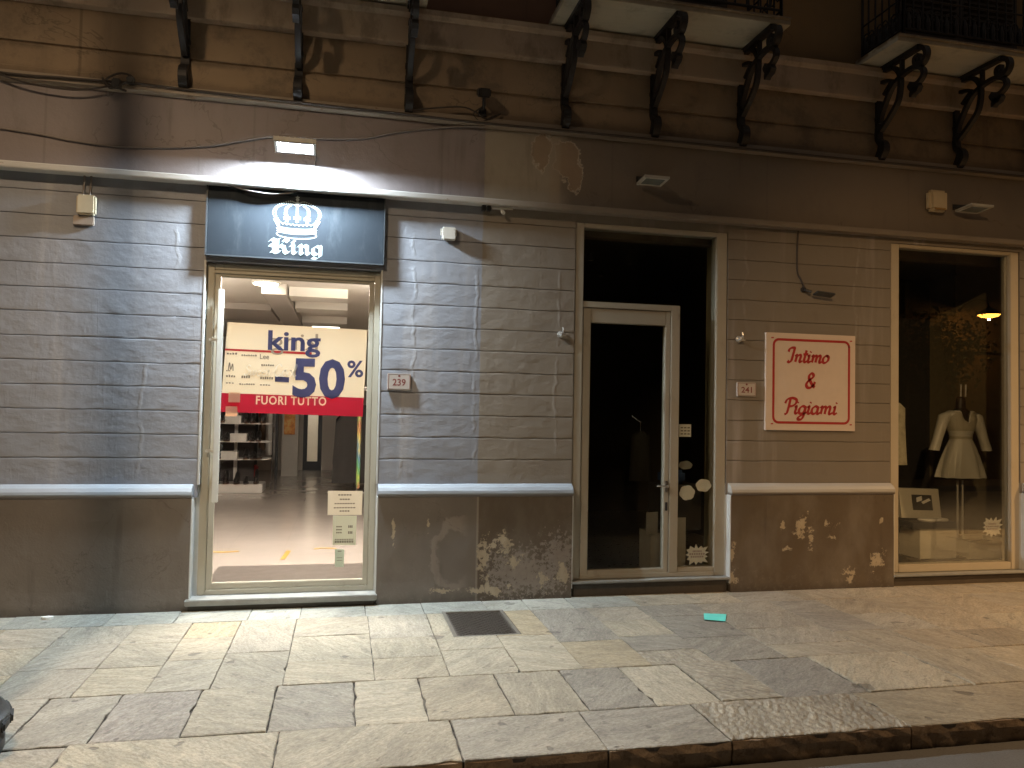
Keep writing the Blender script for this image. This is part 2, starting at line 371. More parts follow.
# ------------------------------------------------------------------ object helpers
ORI = {}
def origin(o): return ORI.get(o.name, Vector((0, 0, 0)))
def tag(o, label=None, cat=None, group=None, kind=None):
    if label: o['label'] = label
    if cat: o['category'] = cat
    if group: o['group'] = group
    if kind: o['kind'] = kind
    return o
def thing(name, label, cat, loc=(0, 0, 0), group=None):
    o = bpy.data.objects.new(name, None); COL.objects.link(o); o.location = loc
    o.empty_display_size = .1
    ORI[o.name] = Vector(loc)
    return tag(o, label, cat, group)
def dup(root, loc, label=None, group=None, rz=0):
    r = root.copy(); COL.objects.link(r); r.location = loc
    if rz: r.rotation_euler.z = rz
    ORI[r.name] = Vector(loc)
    if label: r['label'] = label
    if group: r['group'] = group
    for ch in list(root.children):
        c = ch.copy(); COL.objects.link(c); c.parent = r
        for g in list(ch.children):
            d = g.copy(); COL.objects.link(d); d.parent = c
    return r

class MB:
    def __init__(s): s.bm = bmesh.new()
    def face(s, pts):
        return s.bm.faces.new([s.bm.verts.new(p) for p in pts])
    def box(s, x0, x1, y0, y1, z0, z1, bev=0):
        g = bmesh.ops.create_cube(s.bm, size=1.0)
        vs_ = g['verts']
        for v in vs_:
            v.co = Vector(((x0 + x1) / 2 + v.co.x * (x1 - x0), (y0 + y1) / 2 + v.co.y * (y1 - y0), (z0 + z1) / 2 + v.co.z * (z1 - z0)))
        if bev:
            es = list({e for v in vs_ for e in v.link_edges})
            bmesh.ops.bevel(s.bm, geom=es, offset=bev, segments=2, affect='EDGES')
        return s
    def obox(s, c, ax, ay, az, bev=0):   # oriented box: half-axes vectors
        c, ax, ay, az = map(Vector, (c, ax, ay, az))
        g = bmesh.ops.create_cube(s.bm, size=2.0)
        for v in g['verts']:
            p = v.co.copy(); v.co = c + ax * p.x + ay * p.y + az * p.z
        if bev:
            es = list({e for v in g['verts'] for e in v.link_edges})
            bmesh.ops.bevel(s.bm, geom=es, offset=bev, segments=2, affect='EDGES')
        return s
    def prism(s, poly, axis, a, b):      # poly in the two other axes
        def P(u, v, w):
            return {'x': (w, u, v), 'y': (u, w, v), 'z': (u, v, w)}[axis]
        A = [s.bm.verts.new(P(u, v, a)) for u, v in poly]; B = [s.bm.verts.new(P(u, v, b)) for u, v in poly]
        n = len(poly)
        s.bm.faces.new(A); s.bm.faces.new(B[::-1])
        for i in range(n): s.bm.faces.new([A[i], B[i], B[(i + 1) % n], A[(i + 1) % n]])
        return s
    def tube(s, pts, r, seg=8, cap=True, flat=None):
        pts = [Vector(p) for p in pts]; rings = []
        n = len(pts); rr = r if isinstance(r, (list, tuple)) else [r] * n
        up = None
        for i, p in enumerate(pts):
            d = (pts[min(i + 1, n - 1)] - pts[max(i - 1, 0)])
            if d.length < 1e-9: d = Vector((0, 0, 1))
            d.normalize()
            if up is None:
                up = Vector((0, 0, 1)) if abs(d.z) < .9 else Vector((1, 0, 0))
            a = d.cross(up)
            if a.length < 1e-4: a = d.cross(Vector((1, 0, 0)))
            a.normalize(); b = a.cross(d).normalized(); up = b
            rings.append([s.bm.verts.new(p + (a * cos(2 * pi * k / seg) + b * sin(2 * pi * k / seg)) * rr[i]) for k in range(seg)])
        for i in range(n - 1):
            for k in range(seg):
                s.bm.faces.new([rings[i][k], rings[i][(k + 1) % seg], rings[i + 1][(k + 1) % seg], rings[i + 1][k]])
        if cap:
            s.bm.faces.new(rings[0][::-1]); s.bm.faces.new(rings[-1])
        return s
    def bar(s, pts, hx, ht, xdir=(1, 0, 0)):   # rectangular section bar: hx half width along xdir, ht half thickness in the plane of the path
        xd = Vector(xdir).normalized(); pts = [Vector(p) for p in pts]; n = len(pts); rings = []
        hts = ht if isinstance(ht, (list, tuple)) else [ht] * n
        for i, p in enumerate(pts):
            d = (pts[min(i + 1, n - 1)] - pts[max(i - 1, 0)]).normalized(); nn = d.cross(xd).normalized()
            rings.append([s.bm.verts.new(p + xd * a * hx + nn * b * hts[i]) for a, b in ((-1, -1), (1, -1), (1, 1), (-1, 1))])
        for i in range(n - 1):
            for k in range(4): s.bm.faces.new([rings[i][k], rings[i][(k + 1) % 4], rings[i + 1][(k + 1) % 4], rings[i + 1][k]])
        s.bm.faces.new(rings[0][::-1]); s.bm.faces.new(rings[-1])
        return s
    def lathe(s, prof, c, seg=32, axis='z'):
        c = Vector(c); rings = []
        for r, h in prof:
            ring = []
            for k in range(seg):
                a = 2 * pi * k / seg
                q = Vector((r * cos(a), r * sin(a), h)) if axis == 'z' else Vector((r * cos(a), h, r * sin(a)))
                ring.append(s.bm.verts.new(c + q))
            rings.append(ring)
        for i in range(len(rings) - 1):
            for k in range(seg): s.bm.faces.new([rings[i][k], rings[i][(k + 1) % seg], rings[i + 1][(k + 1) % seg], rings[i + 1][k]])
        s.bm.faces.new(rings[0][::-1]); s.bm.faces.new(rings[-1])
        return s
    def loft(s, rings, close=True):
        R = [[s.bm.verts.new(p) for p in ring] for ring in rings]
        for i in range(len(R) - 1):
            n = len(R[i])
            for k in range(n): s.bm.faces.new([R[i][k], R[i][(k + 1) % n], R[i + 1][(k + 1) % n], R[i + 1][k]])
        if close:
            s.bm.faces.new(R[0][::-1]); s.bm.faces.new(R[-1])
        return s
    def build(s, name, mat, parent=None, smooth=False, loc=None, recalc=True):
        if recalc: bmesh.ops.recalc_face_normals(s.bm, faces=s.bm.faces)
        o0 = origin(parent) if parent else (Vector(loc) if loc else Vector((0, 0, 0)))
        if o0.length > 0: bmesh.ops.translate(s.bm, vec=-o0, verts=s.bm.verts)
        me = bpy.data.meshes.new(name); s.bm.to_mesh(me); s.bm.free()
        if smooth:
            for p in me.polygons: p.use_smooth = True
        o = bpy.data.objects.new(name, me); COL.objects.link(o)
        for mm in (mat if isinstance(mat, (list, tuple)) else [mat]):
            if mm: me.materials.append(mm)
        if parent: o.parent = parent
        else: o.location = o0
        ORI[o.name] = o0.copy()
        if smooth:
            try:
                md = o.modifiers.new('edges', 'EDGE_SPLIT'); md.split_angle = radians(40)
            except Exception: pass
        return o

def catmull(pts, k=6, closed=False):
    P = [Vector(p) for p in pts]; out = []
    n = len(P)
    for i in range(n - 1):
        p0 = P[max(i - 1, 0)]; p1 = P[i]; p2 = P[i + 1]; p3 = P[min(i + 2, n - 1)]
        for j in range(k):
            t = j / k
            out.append(.5 * ((2 * p1) + (p2 - p0) * t + (2 * p0 - 5 * p1 + 4 * p2 - p3) * t * t + (-p0 + 3 * p1 - 3 * p2 + p3) * t ** 3))
    out.append(P[-1]); return out

# flat lettering on a plane facing -Y
def text_faces(mb, s, box, y, bold=0.0, flip=False, shear=0.0, space=1.0):
    cu = bpy.data.curves.new('t', 'FONT'); cu.body = s; cu.offset = bold; cu.shear = shear; cu.resolution_u = 3; cu.space_character = space
    o = bpy.data.objects.new('t', cu); COL.objects.link(o)
    dg = bpy.context.evaluated_depsgraph_get(); me = bpy.data.meshes.new_from_object(o.evaluated_get(dg))
    xs = [v.co.x for v in me.vertices]; ys = [v.co.y for v in me.vertices]
    x0, x1, y0, y1 = min(xs), max(xs), min(ys), max(ys)
    bx0, bx1, bz0, bz1 = box
    vmap = []
    for v in me.vertices:
        u = (v.co.x - x0) / (x1 - x0); w = (v.co.y - y0) / (y1 - y0)
        if flip: u = 1 - u
        vmap.append(mb.bm.verts.new((bx0 + u * (bx1 - bx0), y, bz0 + w * (bz1 - bz0))))
    for p in me.polygons:
        try: mb.bm.faces.new([vmap[i] for i in p.vertices])
        except Exception: pass
    bpy.data.objects.remove(o); bpy.data.curves.remove(cu); bpy.data.meshes.remove(me)

LAY = [0]
def stroke(mb, pts, y, w, nib=None, smooth=True, tr=lambda p: p):
    LAY[0] += 1; yy = y - (LAY[0] % 12) * .00025
    q = catmull([(a, b, 0) for a, b in pts], 5) if smooth and len(pts) > 2 else [Vector((a, b, 0)) for a, b in pts]
    L = []; R = []
    n = len(q)
    for i, p in enumerate(q):
        d = (q[min(i + 1, n - 1)] - q[max(i - 1, 0)])
        if d.length < 1e-9: d = Vector((1, 0, 0))
        d.normalize()
        if nib is not None and not smooth:
            o = Vector((cos(nib), sin(nib), 0)) * w / 2 + Vector((-d.y, d.x, 0)) * w * .06
        else:
            k = 1.0
            if nib is not None: k = .5 + .5 * abs(d.x * sin(nib) - d.y * cos(nib))
            o = Vector((-d.y, d.x, 0)) * w / 2 * k
        L.append(p + o); R.append(p - o)
    vL = [mb.bm.verts.new((tr((p.x, p.y))[0], yy, tr((p.x, p.y))[1])) for p in L]
    vR = [mb.bm.verts.new((tr((p.x, p.y))[0], yy, tr((p.x, p.y))[1])) for p in R]
    for i in range(n - 1): mb.bm.faces.new([vL[i], vL[i + 1], vR[i + 1], vR[i]])

SCRIPT = {
 'I': (.5, [[(.02, .7), (.05, .9), (.2, 1.0), (.42, .98)], [(.36, 1), (.35, .5), (.33, .1), (.22, -.03), (.08, .06)]]),
 'n': (.52, [[(0, .4), (.08, .5), (.11, .4), (.1, 0)], [(.1, .28), (.2, .46), (.32, .5), (.37, .38), (.36, .1), (.42, 0), (.54, .1)]]),
 't': (.3, [[(.13, .85), (.12, .4), (.12, .12), (.2, 0), (.32, .1)], [(-.02, .55), (.3, .58)]]),
 'i': (.25, [[(0, .4), (.08, .5), (.09, .3), (.08, .1), (.15, 0), (.27, .1)], [(.11, .70), (.13, .78)]]),
 'm': (.76, [[(0, .4), (.08, .5), (.11, .4), (.1, 0)], [(.1, .28), (.2, .46), (.3, .48), (.33, .35), (.33, 0)], [(.33, .28), (.43, .46), (.53, .5), (.58, .38), (.57, .1), (.63, 0), (.77, .1)]]),
 'o': (.44, [[(.3, .46), (.16, .5), (.03, .3), (.06, .06), (.2, 0), (.35, .15), (.36, .38), (.26, .5), (.18, .44)]]),
 'P': (.6, [[(.25, .95), (.25, .4), (.22, .02), (.1, -.06)], [(0, .66), (.08, .92), (.35, 1.02), (.6, .9), (.6, .65), (.45, .5), (.26, .47)]]),
 'g': (.48, [[(.35, .42), (.2, .5), (.05, .35), (.05, .1), (.18, 0), (.33, .15), (.36, .45)], [(.37, .5), (.36, -.1), (.28, -.36), (.1, -.38), (.08, -.25), (.28, -.05), (.5, .1)]]),
 'a': (.5, [[(.35, .42), (.2, .5), (.05, .35), (.05, .1), (.18, 0), (.33, .15), (.36, .45)], [(.37, .5), (.36, .12), (.42, 0), (.54, .1)]]),
 '&': (.7, [[(.64, .02), (.45, .2), (.2, .65), (.2, .88), (.34, 1.0), (.48, .88), (.42, .7), (.15, .45), (.05, .2), (.15, .0), (.35, 0), (.55, .2), (.62, .42)]]),
 'S': (.5, [[(.45, .85), (.3, 1), (.12, .85), (.2, .6), (.38, .4), (.3, .08), (.1, 0), (0, .15)]]),
 'w': (.6, [[(0, .5), (.08, .05), (.2, .1), (.3, .45), (.34, .05), (.46, .1), (.52, .5)]]),
 'e': (.4, [[(.02, .25), (.25, .32), (.3, .45), (.18, .5), (.05, .3), (.1, .02), (.25, 0), (.4, .12)]]),
 'C': (.6, [[(.5, .8), (.35, 1), (.12, .8), (.05, .35), (.18, .02), (.4, .02), (.55, .2)]]),
 'l': (.25, [[(0, .1), (.2, .8), (.14, 1), (.08, .7), (.09, .1), (.15, 0), (.27, .1)]]),
 's': (.36, [[(0, .05), (.18, .42), (.2, .5), (.28, .2), (.2, 0), (.06, .05)]]),
}
BLACK = {
 'K': (.92, [[(.36, .93), (.36, .08)], [(.22, .82), (.22, .2)], [(.08, .10), (.2, .14), (.34, .04), (.5, .12)], [(0, .83), (.12, .95), (.28, .86), (.46, .97)], [(.02, .55), (.2, .5)], [(.42, .46), (.6, .70), (.74, .92)], [(.62, .93), (.74, .97), (.86, .84)], [(.46, .52), (.66, .46), (.70, .16), (.8, .03), (.92, .12)]]),
 'i': (.36, [[(.02, .56), (.12, .65), (.17, .54), (.17, .14), (.25, .03), (.34, .12)], [(.12, .88), (.22, .82)]]),
 'n': (.62, [[(.02, .56), (.12, .65), (.16, .54), (.16, .1), (.24, .02)], [(.17, .5), (.32, .64), (.44, .54), (.44, .14), (.52, .03), (.6, .12)]]),
 'g': (.58, [[(.42, .56), (.24, .65), (.1, .52), (.1, .16), (.22, .03), (.40, .16)], [(.38, .65), (.44, .56), (.44, -.08), (.28, -.26), (.06, -.18)]]),
}
def lettering(mb, s, font, box, y, w, nib, slant=0.0, smooth=True):
    # lay out once to know the extent, then fit the box (baseline-to-cap = box height)
    x = 0; items = []
    for ch in s:
        if ch == ' ': x += .35; continue
        adv, st = font[ch]
        items.append((x, st)); x += adv
    total = x
    bx0, bx1, bz0, bz1 = box; sz = bz1 - bz0; sx = (bx1 - bx0) / (total + slant)
    for x0, st in items:
        for p in st:
            q = [(bx0 + (a + x0 + slant * b) * sx, bz0 + b * sz) for a, b in p]
            stroke(mb, q, y, w, nib, smooth)

# ================================================================== SETTING: ground
def slab_rows():
    mb = MB(); bm = mb.bm
    uvl = bm.loops.layers.uv.new('UVMap'); cl = bm.loops.layers.float_color.new('tint'); kl = bm.loops.layers.float_color.new('kind')
    cols = [-2.4, -1.96, -1.5, -1.1, -.74, -.32, .235, .708, 1.17, 1.6, 2.085, 2.55, 3.1, 3.83, 4.3, 4.8, 5.4, 5.95, 6.6, 7.2]
    row4 = [-2.1, -1.6, -1.21, -.775, -.35, .106, .5, .985, 1.42, 1.83, 2.24, 2.65, 3.24, 4.0, 4.57, 5.3, 5.9, 6.6]
    row5 = [-2.5, -1.29, -.285, .612, 1.35, 2.03, 3.11, 4.4, 5.5, 6.6]
    row0 = [-2.47, -1.75, -1.25, -.70, -.30, .22, .70, 1.24, 1.6, 2.0, 2.6, 3.2, 3.6, 4.2, 4.75, 5.3, 5.9]
    def extend(js, lo, hi):
        xs = list(js)
        while xs[0] > -9: xs.insert(0, xs[0] - U(lo, hi))
        while xs[-1] < 16: xs.append(xs[-1] + U(lo, hi))
        return xs
    greys = [(.375, .345, .285), (.40, .365, .295), (.36, .33, .28), (.42, .375, .295), (.38, .355, .305), (.345, .32, .275), (.43, .39, .31)]
    yel = [(.425, .36, .255), (.44, .375, .265), (.41, .355, .26)]
    led_teal = [(.34, .355, .335), (.32, .34, .325), (.355, .365, .34)]  # near-wall row: cool floodlight cast put into the stone colour
    dark = [(.32, .303, .27), (.31, .295, .265), (.305, .29, .262), (.42, .385, .315), (.43, .395, .32)]
    warm = [(.36, .32, .255), (.385, .34, .27), (.33, .295, .24)]
    cells = []
    xs = extend(row0, .4, .7)
    for a, b in zip(xs, xs[1:]): cells.append((0, a, b, .12, -.36 + U(-.03, .03)))
    cells = []
    yb0 = -.36
    for a, b in zip(xs, xs[1:]): cells.append((0, a, b, .12, yb0))
    xs = extend(cols, .4, .65)
    for a, b in zip(xs, xs[1:]):
        y = yb0; yend = -1.86
        cuts = []
        n = random.choice((2, 3, 3, 4))
        hs = [U(.7, 1.3) for _ in range(n)]; t_ = sum(hs)
        for k, h in enumerate(hs):
            y2 = y - h / t_ * (yb0 - yend) if k < n - 1 else yend
            cells.append((1 + k, a, b, y, y2)); y = y2
    xs = extend(row4, .4, .65)
    for a, b in zip(xs, xs[1:]): cells.append((4, a, b, -1.86, -2.545))
    xs = extend(row5, .9, 1.3)
    for a, b in zip(xs, xs[1:]): cells.append((5, a, b, -2.545, -3.05))
    for (ri, x0, x1, b, f) in cells:
        xm = (x0 + x1) / 2
        pool = greys; t = RND()
        if ri == 0 and xm < 2.8: pool = led_teal
        elif xm < 1.9 and ri in (1, 2, 3) and t < .34: pool = yel
        elif xm > 4.3 and t < .6: pool = warm
        elif xm > 1.6 and t < .6: pool = dark
        elif ri == 4 and xm < -.8: pool = [(.34, .315, .285), (.35, .325, .28)]
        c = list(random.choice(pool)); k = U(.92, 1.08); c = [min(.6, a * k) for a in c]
        rough = 0.0
        if ri == 5 and 2.03 <= xm <= 3.11: rough = .6; c = [.43, .395, .33]
        elif ri == 5 and 3.11 <= xm <= 4.4: c = [.36, .315, .24]
        elif ri == 4 and 2.24 < xm < 2.65: rough = .5; c = [.42, .385, .32]
        elif ri == 4 and 2.65 < xm < 3.24: c = [.285, .275, .255]
        elif ri == 4 and -1.21 < xm < -.775: rough = .35
        g = .0026 if ri < 4 else .0042
        dz = U(-.004, .004) if ri > 3 else U(-.0018, .0018)
        tx, ty = (U(-.006, .006), U(-.006, .006)) if ri > 3 else (U(-.002, .002), U(-.002, .002))
        a = radians(U(-55, 55)) + (pi / 2 if RND() < .35 else 0); ou, ov = U(0, 50), U(0, 50)
        j_ = .0022 if ri < 4 else .0042
        nx, ny = max(2, int((x1 - x0) / .06)), max(2, int((b - f) / .06))
        out = []
        def W_(x, y): return (x + U(-j_, j_), y + U(-j_, j_))
        for j in range(nx): out.append(W_(x0 + g + (x1 - x0 - 2 * g) * j / nx, f + g))
        for j in range(ny): out.append(W_(x1 - g, f + g + (b - f - 2 * g) * j / ny))
        for j in range(nx): out.append(W_(x1 - g - (x1 - x0 - 2 * g) * j / nx, b - g))
        for j in range(ny): out.append(W_(x0 + g, b - g - (b - f - 2 * g) * j / ny))
        for q in range(len(out)):          # chipped edges here and there
            if RND() < (.05 if ri > 3 else .02):
                x, y = out[q]; out[q] = (x + (xm - x) / abs(xm - x + 1e-6) * U(.004, .016) * (abs(x - x0) < .02 or abs(x - x1) < .02), y + ((b + f) / 2 - y) / abs((b + f) / 2 - y + 1e-6) * U(.004, .016) * (abs(y - f) < .02 or abs(y - b) < .02))
        cx, cy = xm, (b + f) / 2
        def zz(x, y): return dz + tx * (x - cx) + ty * (y - cy)
        ins = .007 if ri > 3 else .004
        def shrink(x, y): return (x + (ins if x < cx else -ins) * min(1, abs(x - cx) / .05), y + (ins if y < cy else -ins) * min(1, abs(y - cy) / .05))
        top_in = [bm.verts.new((*shrink(x, y), zz(x, y))) for x, y in out]
        top_out = [bm.verts.new((x, y, zz(x, y) - ins * .55)) for x, y in out]
        bot = [bm.verts.new((x, y, -.03)) for x, y in out]
        fs = [bm.faces.new(top_in)]
        n = len(out)
        for j in range(n):
            jj = (j + 1) % n
            fs.append(bm.faces.new([top_out[j], top_out[jj], top_in[jj], top_in[j]]))
            fs.append(bm.faces.new([bot[j], bot[jj], top_out[jj], top_out[j]]))
        for fc in fs:
            for l in fc.loops:
                x, y = l.vert.co.x, l.vert.co.y
                l[uvl].uv = (cos(a) * x - sin(a) * y + ou, sin(a) * x + cos(a) * y + ov)
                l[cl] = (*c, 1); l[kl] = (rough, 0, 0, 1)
    return mb
# a hole for the manhole: drop everything whose centre lies inside its frame
def cut_hole(mb, x0, x1, y0, y1):
    bm = mb.bm
    for co, no in (((x0, 0, 0), (1, 0, 0)), ((x1, 0, 0), (1, 0, 0)), ((0, y0, 0), (0, 1, 0)), ((0, y1, 0), (0, 1, 0))):
        sel = [f for f in bm.faces if all(x0 - 1.6 < v.co.x < x1 + 1.6 and y0 - 1 < v.co.y < y1 + 1 for v in f.verts)]
        geom = list({v for f in sel for v in f.verts}) + list({e for f in sel for e in f.edges}) + sel
        bmesh.ops.bisect_plane(bm, geom=geom, plane_co=co, plane_no=no)
    dead = [f for f in bm.faces if x0 < f.calc_center_median().x < x1 and y0 < f.calc_center_median().y < y1]
    bmesh.ops.delete(bm, geom=dead, context='FACES')
MX0, MX1, MY0, MY1 = .845, 1.365, -1.045, -.315
pv = slab_rows(); cut_hole(pv, MX0, MX1, MY0, MY1)
pav = tag(pv.build('pavement', M['stone'], recalc=False), kind='structure')
bed = MB(); [bed.box(*q_, -.3, -.014) for q_ in ((-9, MX0, -3.03, .1), (MX1, 16, -3.03, .1), (MX0, MX1, -3.03, MY0), (MX0, MX1, MY1, .1))]; bed.box(MX0, MX1, MY0, MY1, -.3, -.032)
tag(bed.build('pavement_bed', mat_joint()), kind='structure')
# kerb stones: rough faces under the edge row
kb = MB()
kxs = [-9, -7.6, -6.2, -4.9, -3.6, -2.5, -1.29, -.285, .612, 1.35, 2.03, 3.11, 4.4, 5.5, 6.6, 7.9, 9.1, 10.4, 11.6, 13, 14.4, 16]
for a, b in zip(kxs, kxs[1:]):
    n = max(4, int((b - a) / .08)); zs = [-.012, -.05, -.09, -.16]
    g = [[kb.bm.verts.new((a + .006 + (b - a - .012) * i / n, -3.048 + U(-.006, .006) - .006 * (j == 1), z)) for i in range(n + 1)] for j, z in enumerate(zs)]
    back = [[kb.bm.verts.new((a + .006 + (b - a - .012) * i / n, -2.97, z)) for i in range(n + 1)] for z in (zs[0], zs[-1])]
    for j in range(3):
        for i in range(n): kb.bm.faces.new([g[j][i], g[j + 1][i], g[j + 1][i + 1], g[j][i + 1]])
    for i in range(n): kb.bm.faces.new([back[0][i], g[0][i], g[0][i + 1], back[0][i + 1]])
    for i_ in (0, n): kb.bm.faces.new([g[0][i_], g[1][i_], g[2][i_], g[3][i_], back[1][i_], back[0][i_]])
tag(kb.build('kerb', M['kerb']), kind='structure')
gr = MB(); gr.face([(-60, -60, -.30), (60, -60, -.30), (60, 60, -.30), (-60, 60, -.30)])
tag(gr.build('ground', M['road']), kind='structure')
rd = MB(); rd.box(-40, 40, -9.6, -3.02, -.29, -.135)
tag(rd.build('road', M['road']), kind='structure')
op = MB(); op.box(-40, 40, -11.5, -9.6, -.29, 0)
tag(op.build('opposite_pavement', plain('opposite_stone', (.10, .09, .08), .7, var=.25, scale=3)), kind='structure')

# manhole cover
t = thing('manhole_cover', 'rectangular iron manhole cover with diamond pattern set in the pale paving stones', 'manhole cover', (1.105, -.68, -.02))
mb = MB()
for a in ((MX0 + .004, MX0 + .03, MY0 + .004, MY1 - .004), (MX1 - .03, MX1 - .004, MY0 + .004, MY1 - .004), (MX0 + .03, MX1 - .03, MY0 + .004, MY0 + .03), (MX0 + .03, MX1 - .03, MY1 - .03, MY1 - .004)):
    mb.box(*a, -.03, .001)
mb.build('rim', plain('manhole_rim', (.20, .18, .15), .55, .2, .3), t)
mb = MB(); mb.box(MX0 + .034, MX1 - .034, MY0 + .034, MY1 - .034, -.03, -.006)
nx, ny = 15, 22
for i in range(nx):
    for j in range(ny):
        x = MX0 + .05 + (MX1 - MX0 - .10) * (i + .5) / nx; y = MY0 + .05 + (MY1 - MY0 - .10) * (j + .5) / ny
        s_ = 1 if (i + j) % 2 else -1
        d = Vector((.012, .012 * s_, 0)); e = Vector((-.004 * s_, .004, 0))
        mb.face([Vector((x, y, -.0055)) + q for q in (d, e, -d, -e)])
        mb.obox((x, y, -.0045), d, e, (0, 0, .003))
mb.build('plate', M['grate'], t)

# turquoise patch built as a thin flat sheet on the pavement
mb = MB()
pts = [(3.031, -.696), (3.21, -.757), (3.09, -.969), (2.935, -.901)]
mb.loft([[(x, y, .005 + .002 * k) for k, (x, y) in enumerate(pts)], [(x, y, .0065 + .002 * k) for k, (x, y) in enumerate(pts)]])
tag(mb.build('turquoise_sheet', plain('flat_turquoise', (.16, .78, .70), .5), loc=(3.07, -.83, 0)), 'small turquoise sheet lying on the grey paving stones', 'paper')
mb = MB(); mb.loft([[(-2.215 + .045 * cos(a) * (1 + .3 * sin(3 * a)), -.10 + .03 * sin(a), z) for a in [k * pi / 4 for k in range(8)]] for z in (.002, .014, .02)])
tag(mb.build('crumpled_paper', plain('scrap_white', (.7, .72, .7), .6), loc=(-2.2, -.1, 0)), 'tiny crumpled white paper scrap at the foot of the grey wall', 'litter')

# ================================================================== BUILDING
B = thing('shop_building', 'old two tone shop building with grooved grey walls, peeling dark dado and iron bracket balconies', 'building', (0, 0, 0))
WY = .07
GRV = [3.392 - .1945 * k for k in range(12)]
def wall_section(x0, x1, z0=.93, z1=3.54, thick=.26, groove=True, seed=0):
    mb = MB(); bm = mb.bm; rs = random.Random(seed)
    n = max(1, int((x1 - x0) / .11)); X = [x0 + (x1 - x0) * i / n for i in range(n + 1)]
    lev = []  # (z, depth, isgroove)
    gs = sorted(g for g in GRV if z0 + .03 < g < z1 - .03) if groove else []
    zs = [z0]
    rows = [[(x, WY, z0) for x in X]]
    wig = {g: [rs.uniform(-.0025, .0025) for _ in X] for g in gs}
    for g in gs:
        dep = []; d = 1.0
        for i in X:
            d += rs.uniform(-.45, .45); d = max(.25, min(1.15, d)); dep.append(d)
        for dz, dy in ((-.014, .0), (-.0035, .0008), (-.0022, .010), (.0022, .010), (.0035, .0008), (.014, .0)):
            rows.append([(x, WY + (dy * dep[i] if dy > .01 else dy) + rs.uniform(-.0006, .0006), g + dz + wig[g][i]) for i, x in enumerate(X)])
    rows.append([(x, WY, z1) for x in X])
    V = [[bm.verts.new(p) for p in r] for r in rows]
    for j in range(len(V) - 1):
        for i in range(n): bm.faces.new([V[j][i], V[j][i + 1], V[j + 1][i + 1], V[j + 1][i]])
    # back and ends
    bk = [bm.verts.new((x, WY + thick, z)) for x, z in ((x0, z0), (x1, z0), (x1, z1), (x0, z1))]
    bm.faces.new([bk[0], bk[3], bk[2], bk[1]])
    bm.faces.new([bk[0]] + [V[j][0] for j in range(len(V))] + [bk[3]])
    bm.faces.new([bk[1], bk[2]] + [V[j][-1] for j in range(len(V) - 1, -1, -1)])
    bm.faces.new([bk[3]] + V[-1] + [bk[2]]); bm.faces.new([bk[1]] + V[0][::-1] + [bk[0]])
    mb.build('wall', M['wall'], B)
DOOR1 = (-1.165, .305); DOOR2 = (2.055, 3.595); WIN = (5.40, 6.968)
for i, (a, b) in enumerate([(-7, DOOR1[0]), (DOOR1[1], DOOR2[0]), (DOOR2[1], WIN[0]), (WIN[1], 13)]):
    wall_section(a, b, seed=i)
    # solid wall behind the dado
wall_section(DOOR1[0] + .001, DOOR1[1] - .001, 2.90, 3.54, seed=9)
wall_section(DOOR2[0] + .001, DOOR2[1] - .001, 3.452, 3.54, groove=False)
wall_section(WIN[0] + .001, WIN[1] - .001, 3.475, 3.54, groove=False)

def dado(a, b, la, lb):
    mb = MB(); bm = mb.bm
    n = max(2, int((b - a) / .15)); X = [a + .003 + (b - a - .006) * i / n for i in range(n + 1)]
    zs = [-.02, .03, .2, .5, .75, .93]
    f = [[bm.verts.new((x, U(-.003, .003) - (.004 if z < .1 else 0), z)) for x in X] for z in zs]
    k = [[bm.verts.new((x, WY + .26, z)) for x in X] for z in (zs[0], zs[-1])]
    for j in range(len(zs) - 1):
        for i in range(n): bm.faces.new([f[j][i], f[j][i + 1], f[j + 1][i + 1], f[j + 1][i]])
    for i in range(n):
        bm.faces.new([f[-1][i], f[-1][i + 1], k[1][i + 1], k[1][i]])
        bm.faces.new([k[0][i], k[0][i + 1], k[1][i + 1], k[1][i]])
    for e in (0, n): bm.faces.new([r[e] for r in f] + [k[1][e], k[0][e]])
    mb.build('dado', M['dado'], B)
    mb = MB()
    prof = [(WY - .001, 1.038), (.045, 1.034), (.005, 1.012), (-.016, .985), (-.02, .962), (-.012, .945), (-.004, .932), (WY - .001, .932)]
    e = .0
    A = [(a - (.016 if la else 0) + .0, p[0], p[1]) for p in prof]
    rings = []
    xs = [a] + [a + (b - a) * i / 8 for i in range(1, 8)] + [b]
    for x in xs: rings.append([(x, p[0] + U(-.0012, .0012), p[1] + U(-.0015, .0015)) for p in prof])
    mb.loft(rings); mb.build('dado_cap', M['cap'], B)
    # painted returns at the openings
    for flag, x0, x1 in ((la, a - .006, a + .002), (lb, b - .002, b + .006)):
        if flag:
            mb = MB(); mb.box(x0, x1, .002, .135, .10, .931); mb.build('reveal_return', M['jamb'], B)
dado(-7, -1.192, False, True); dado(.308, 2.05, True, True); dado(3.612, 5.388, True, True); dado(6.985, 13, True, False)

# painted jamb strips of the left door
for x0, x1 in ((-1.1648, -1.150), (.292, .3048)):
    mb = MB(); mb.box(x0, x1, .066, .30, 1.036, 2.90); mb.build('jamb_strip', M['jamb'], B)

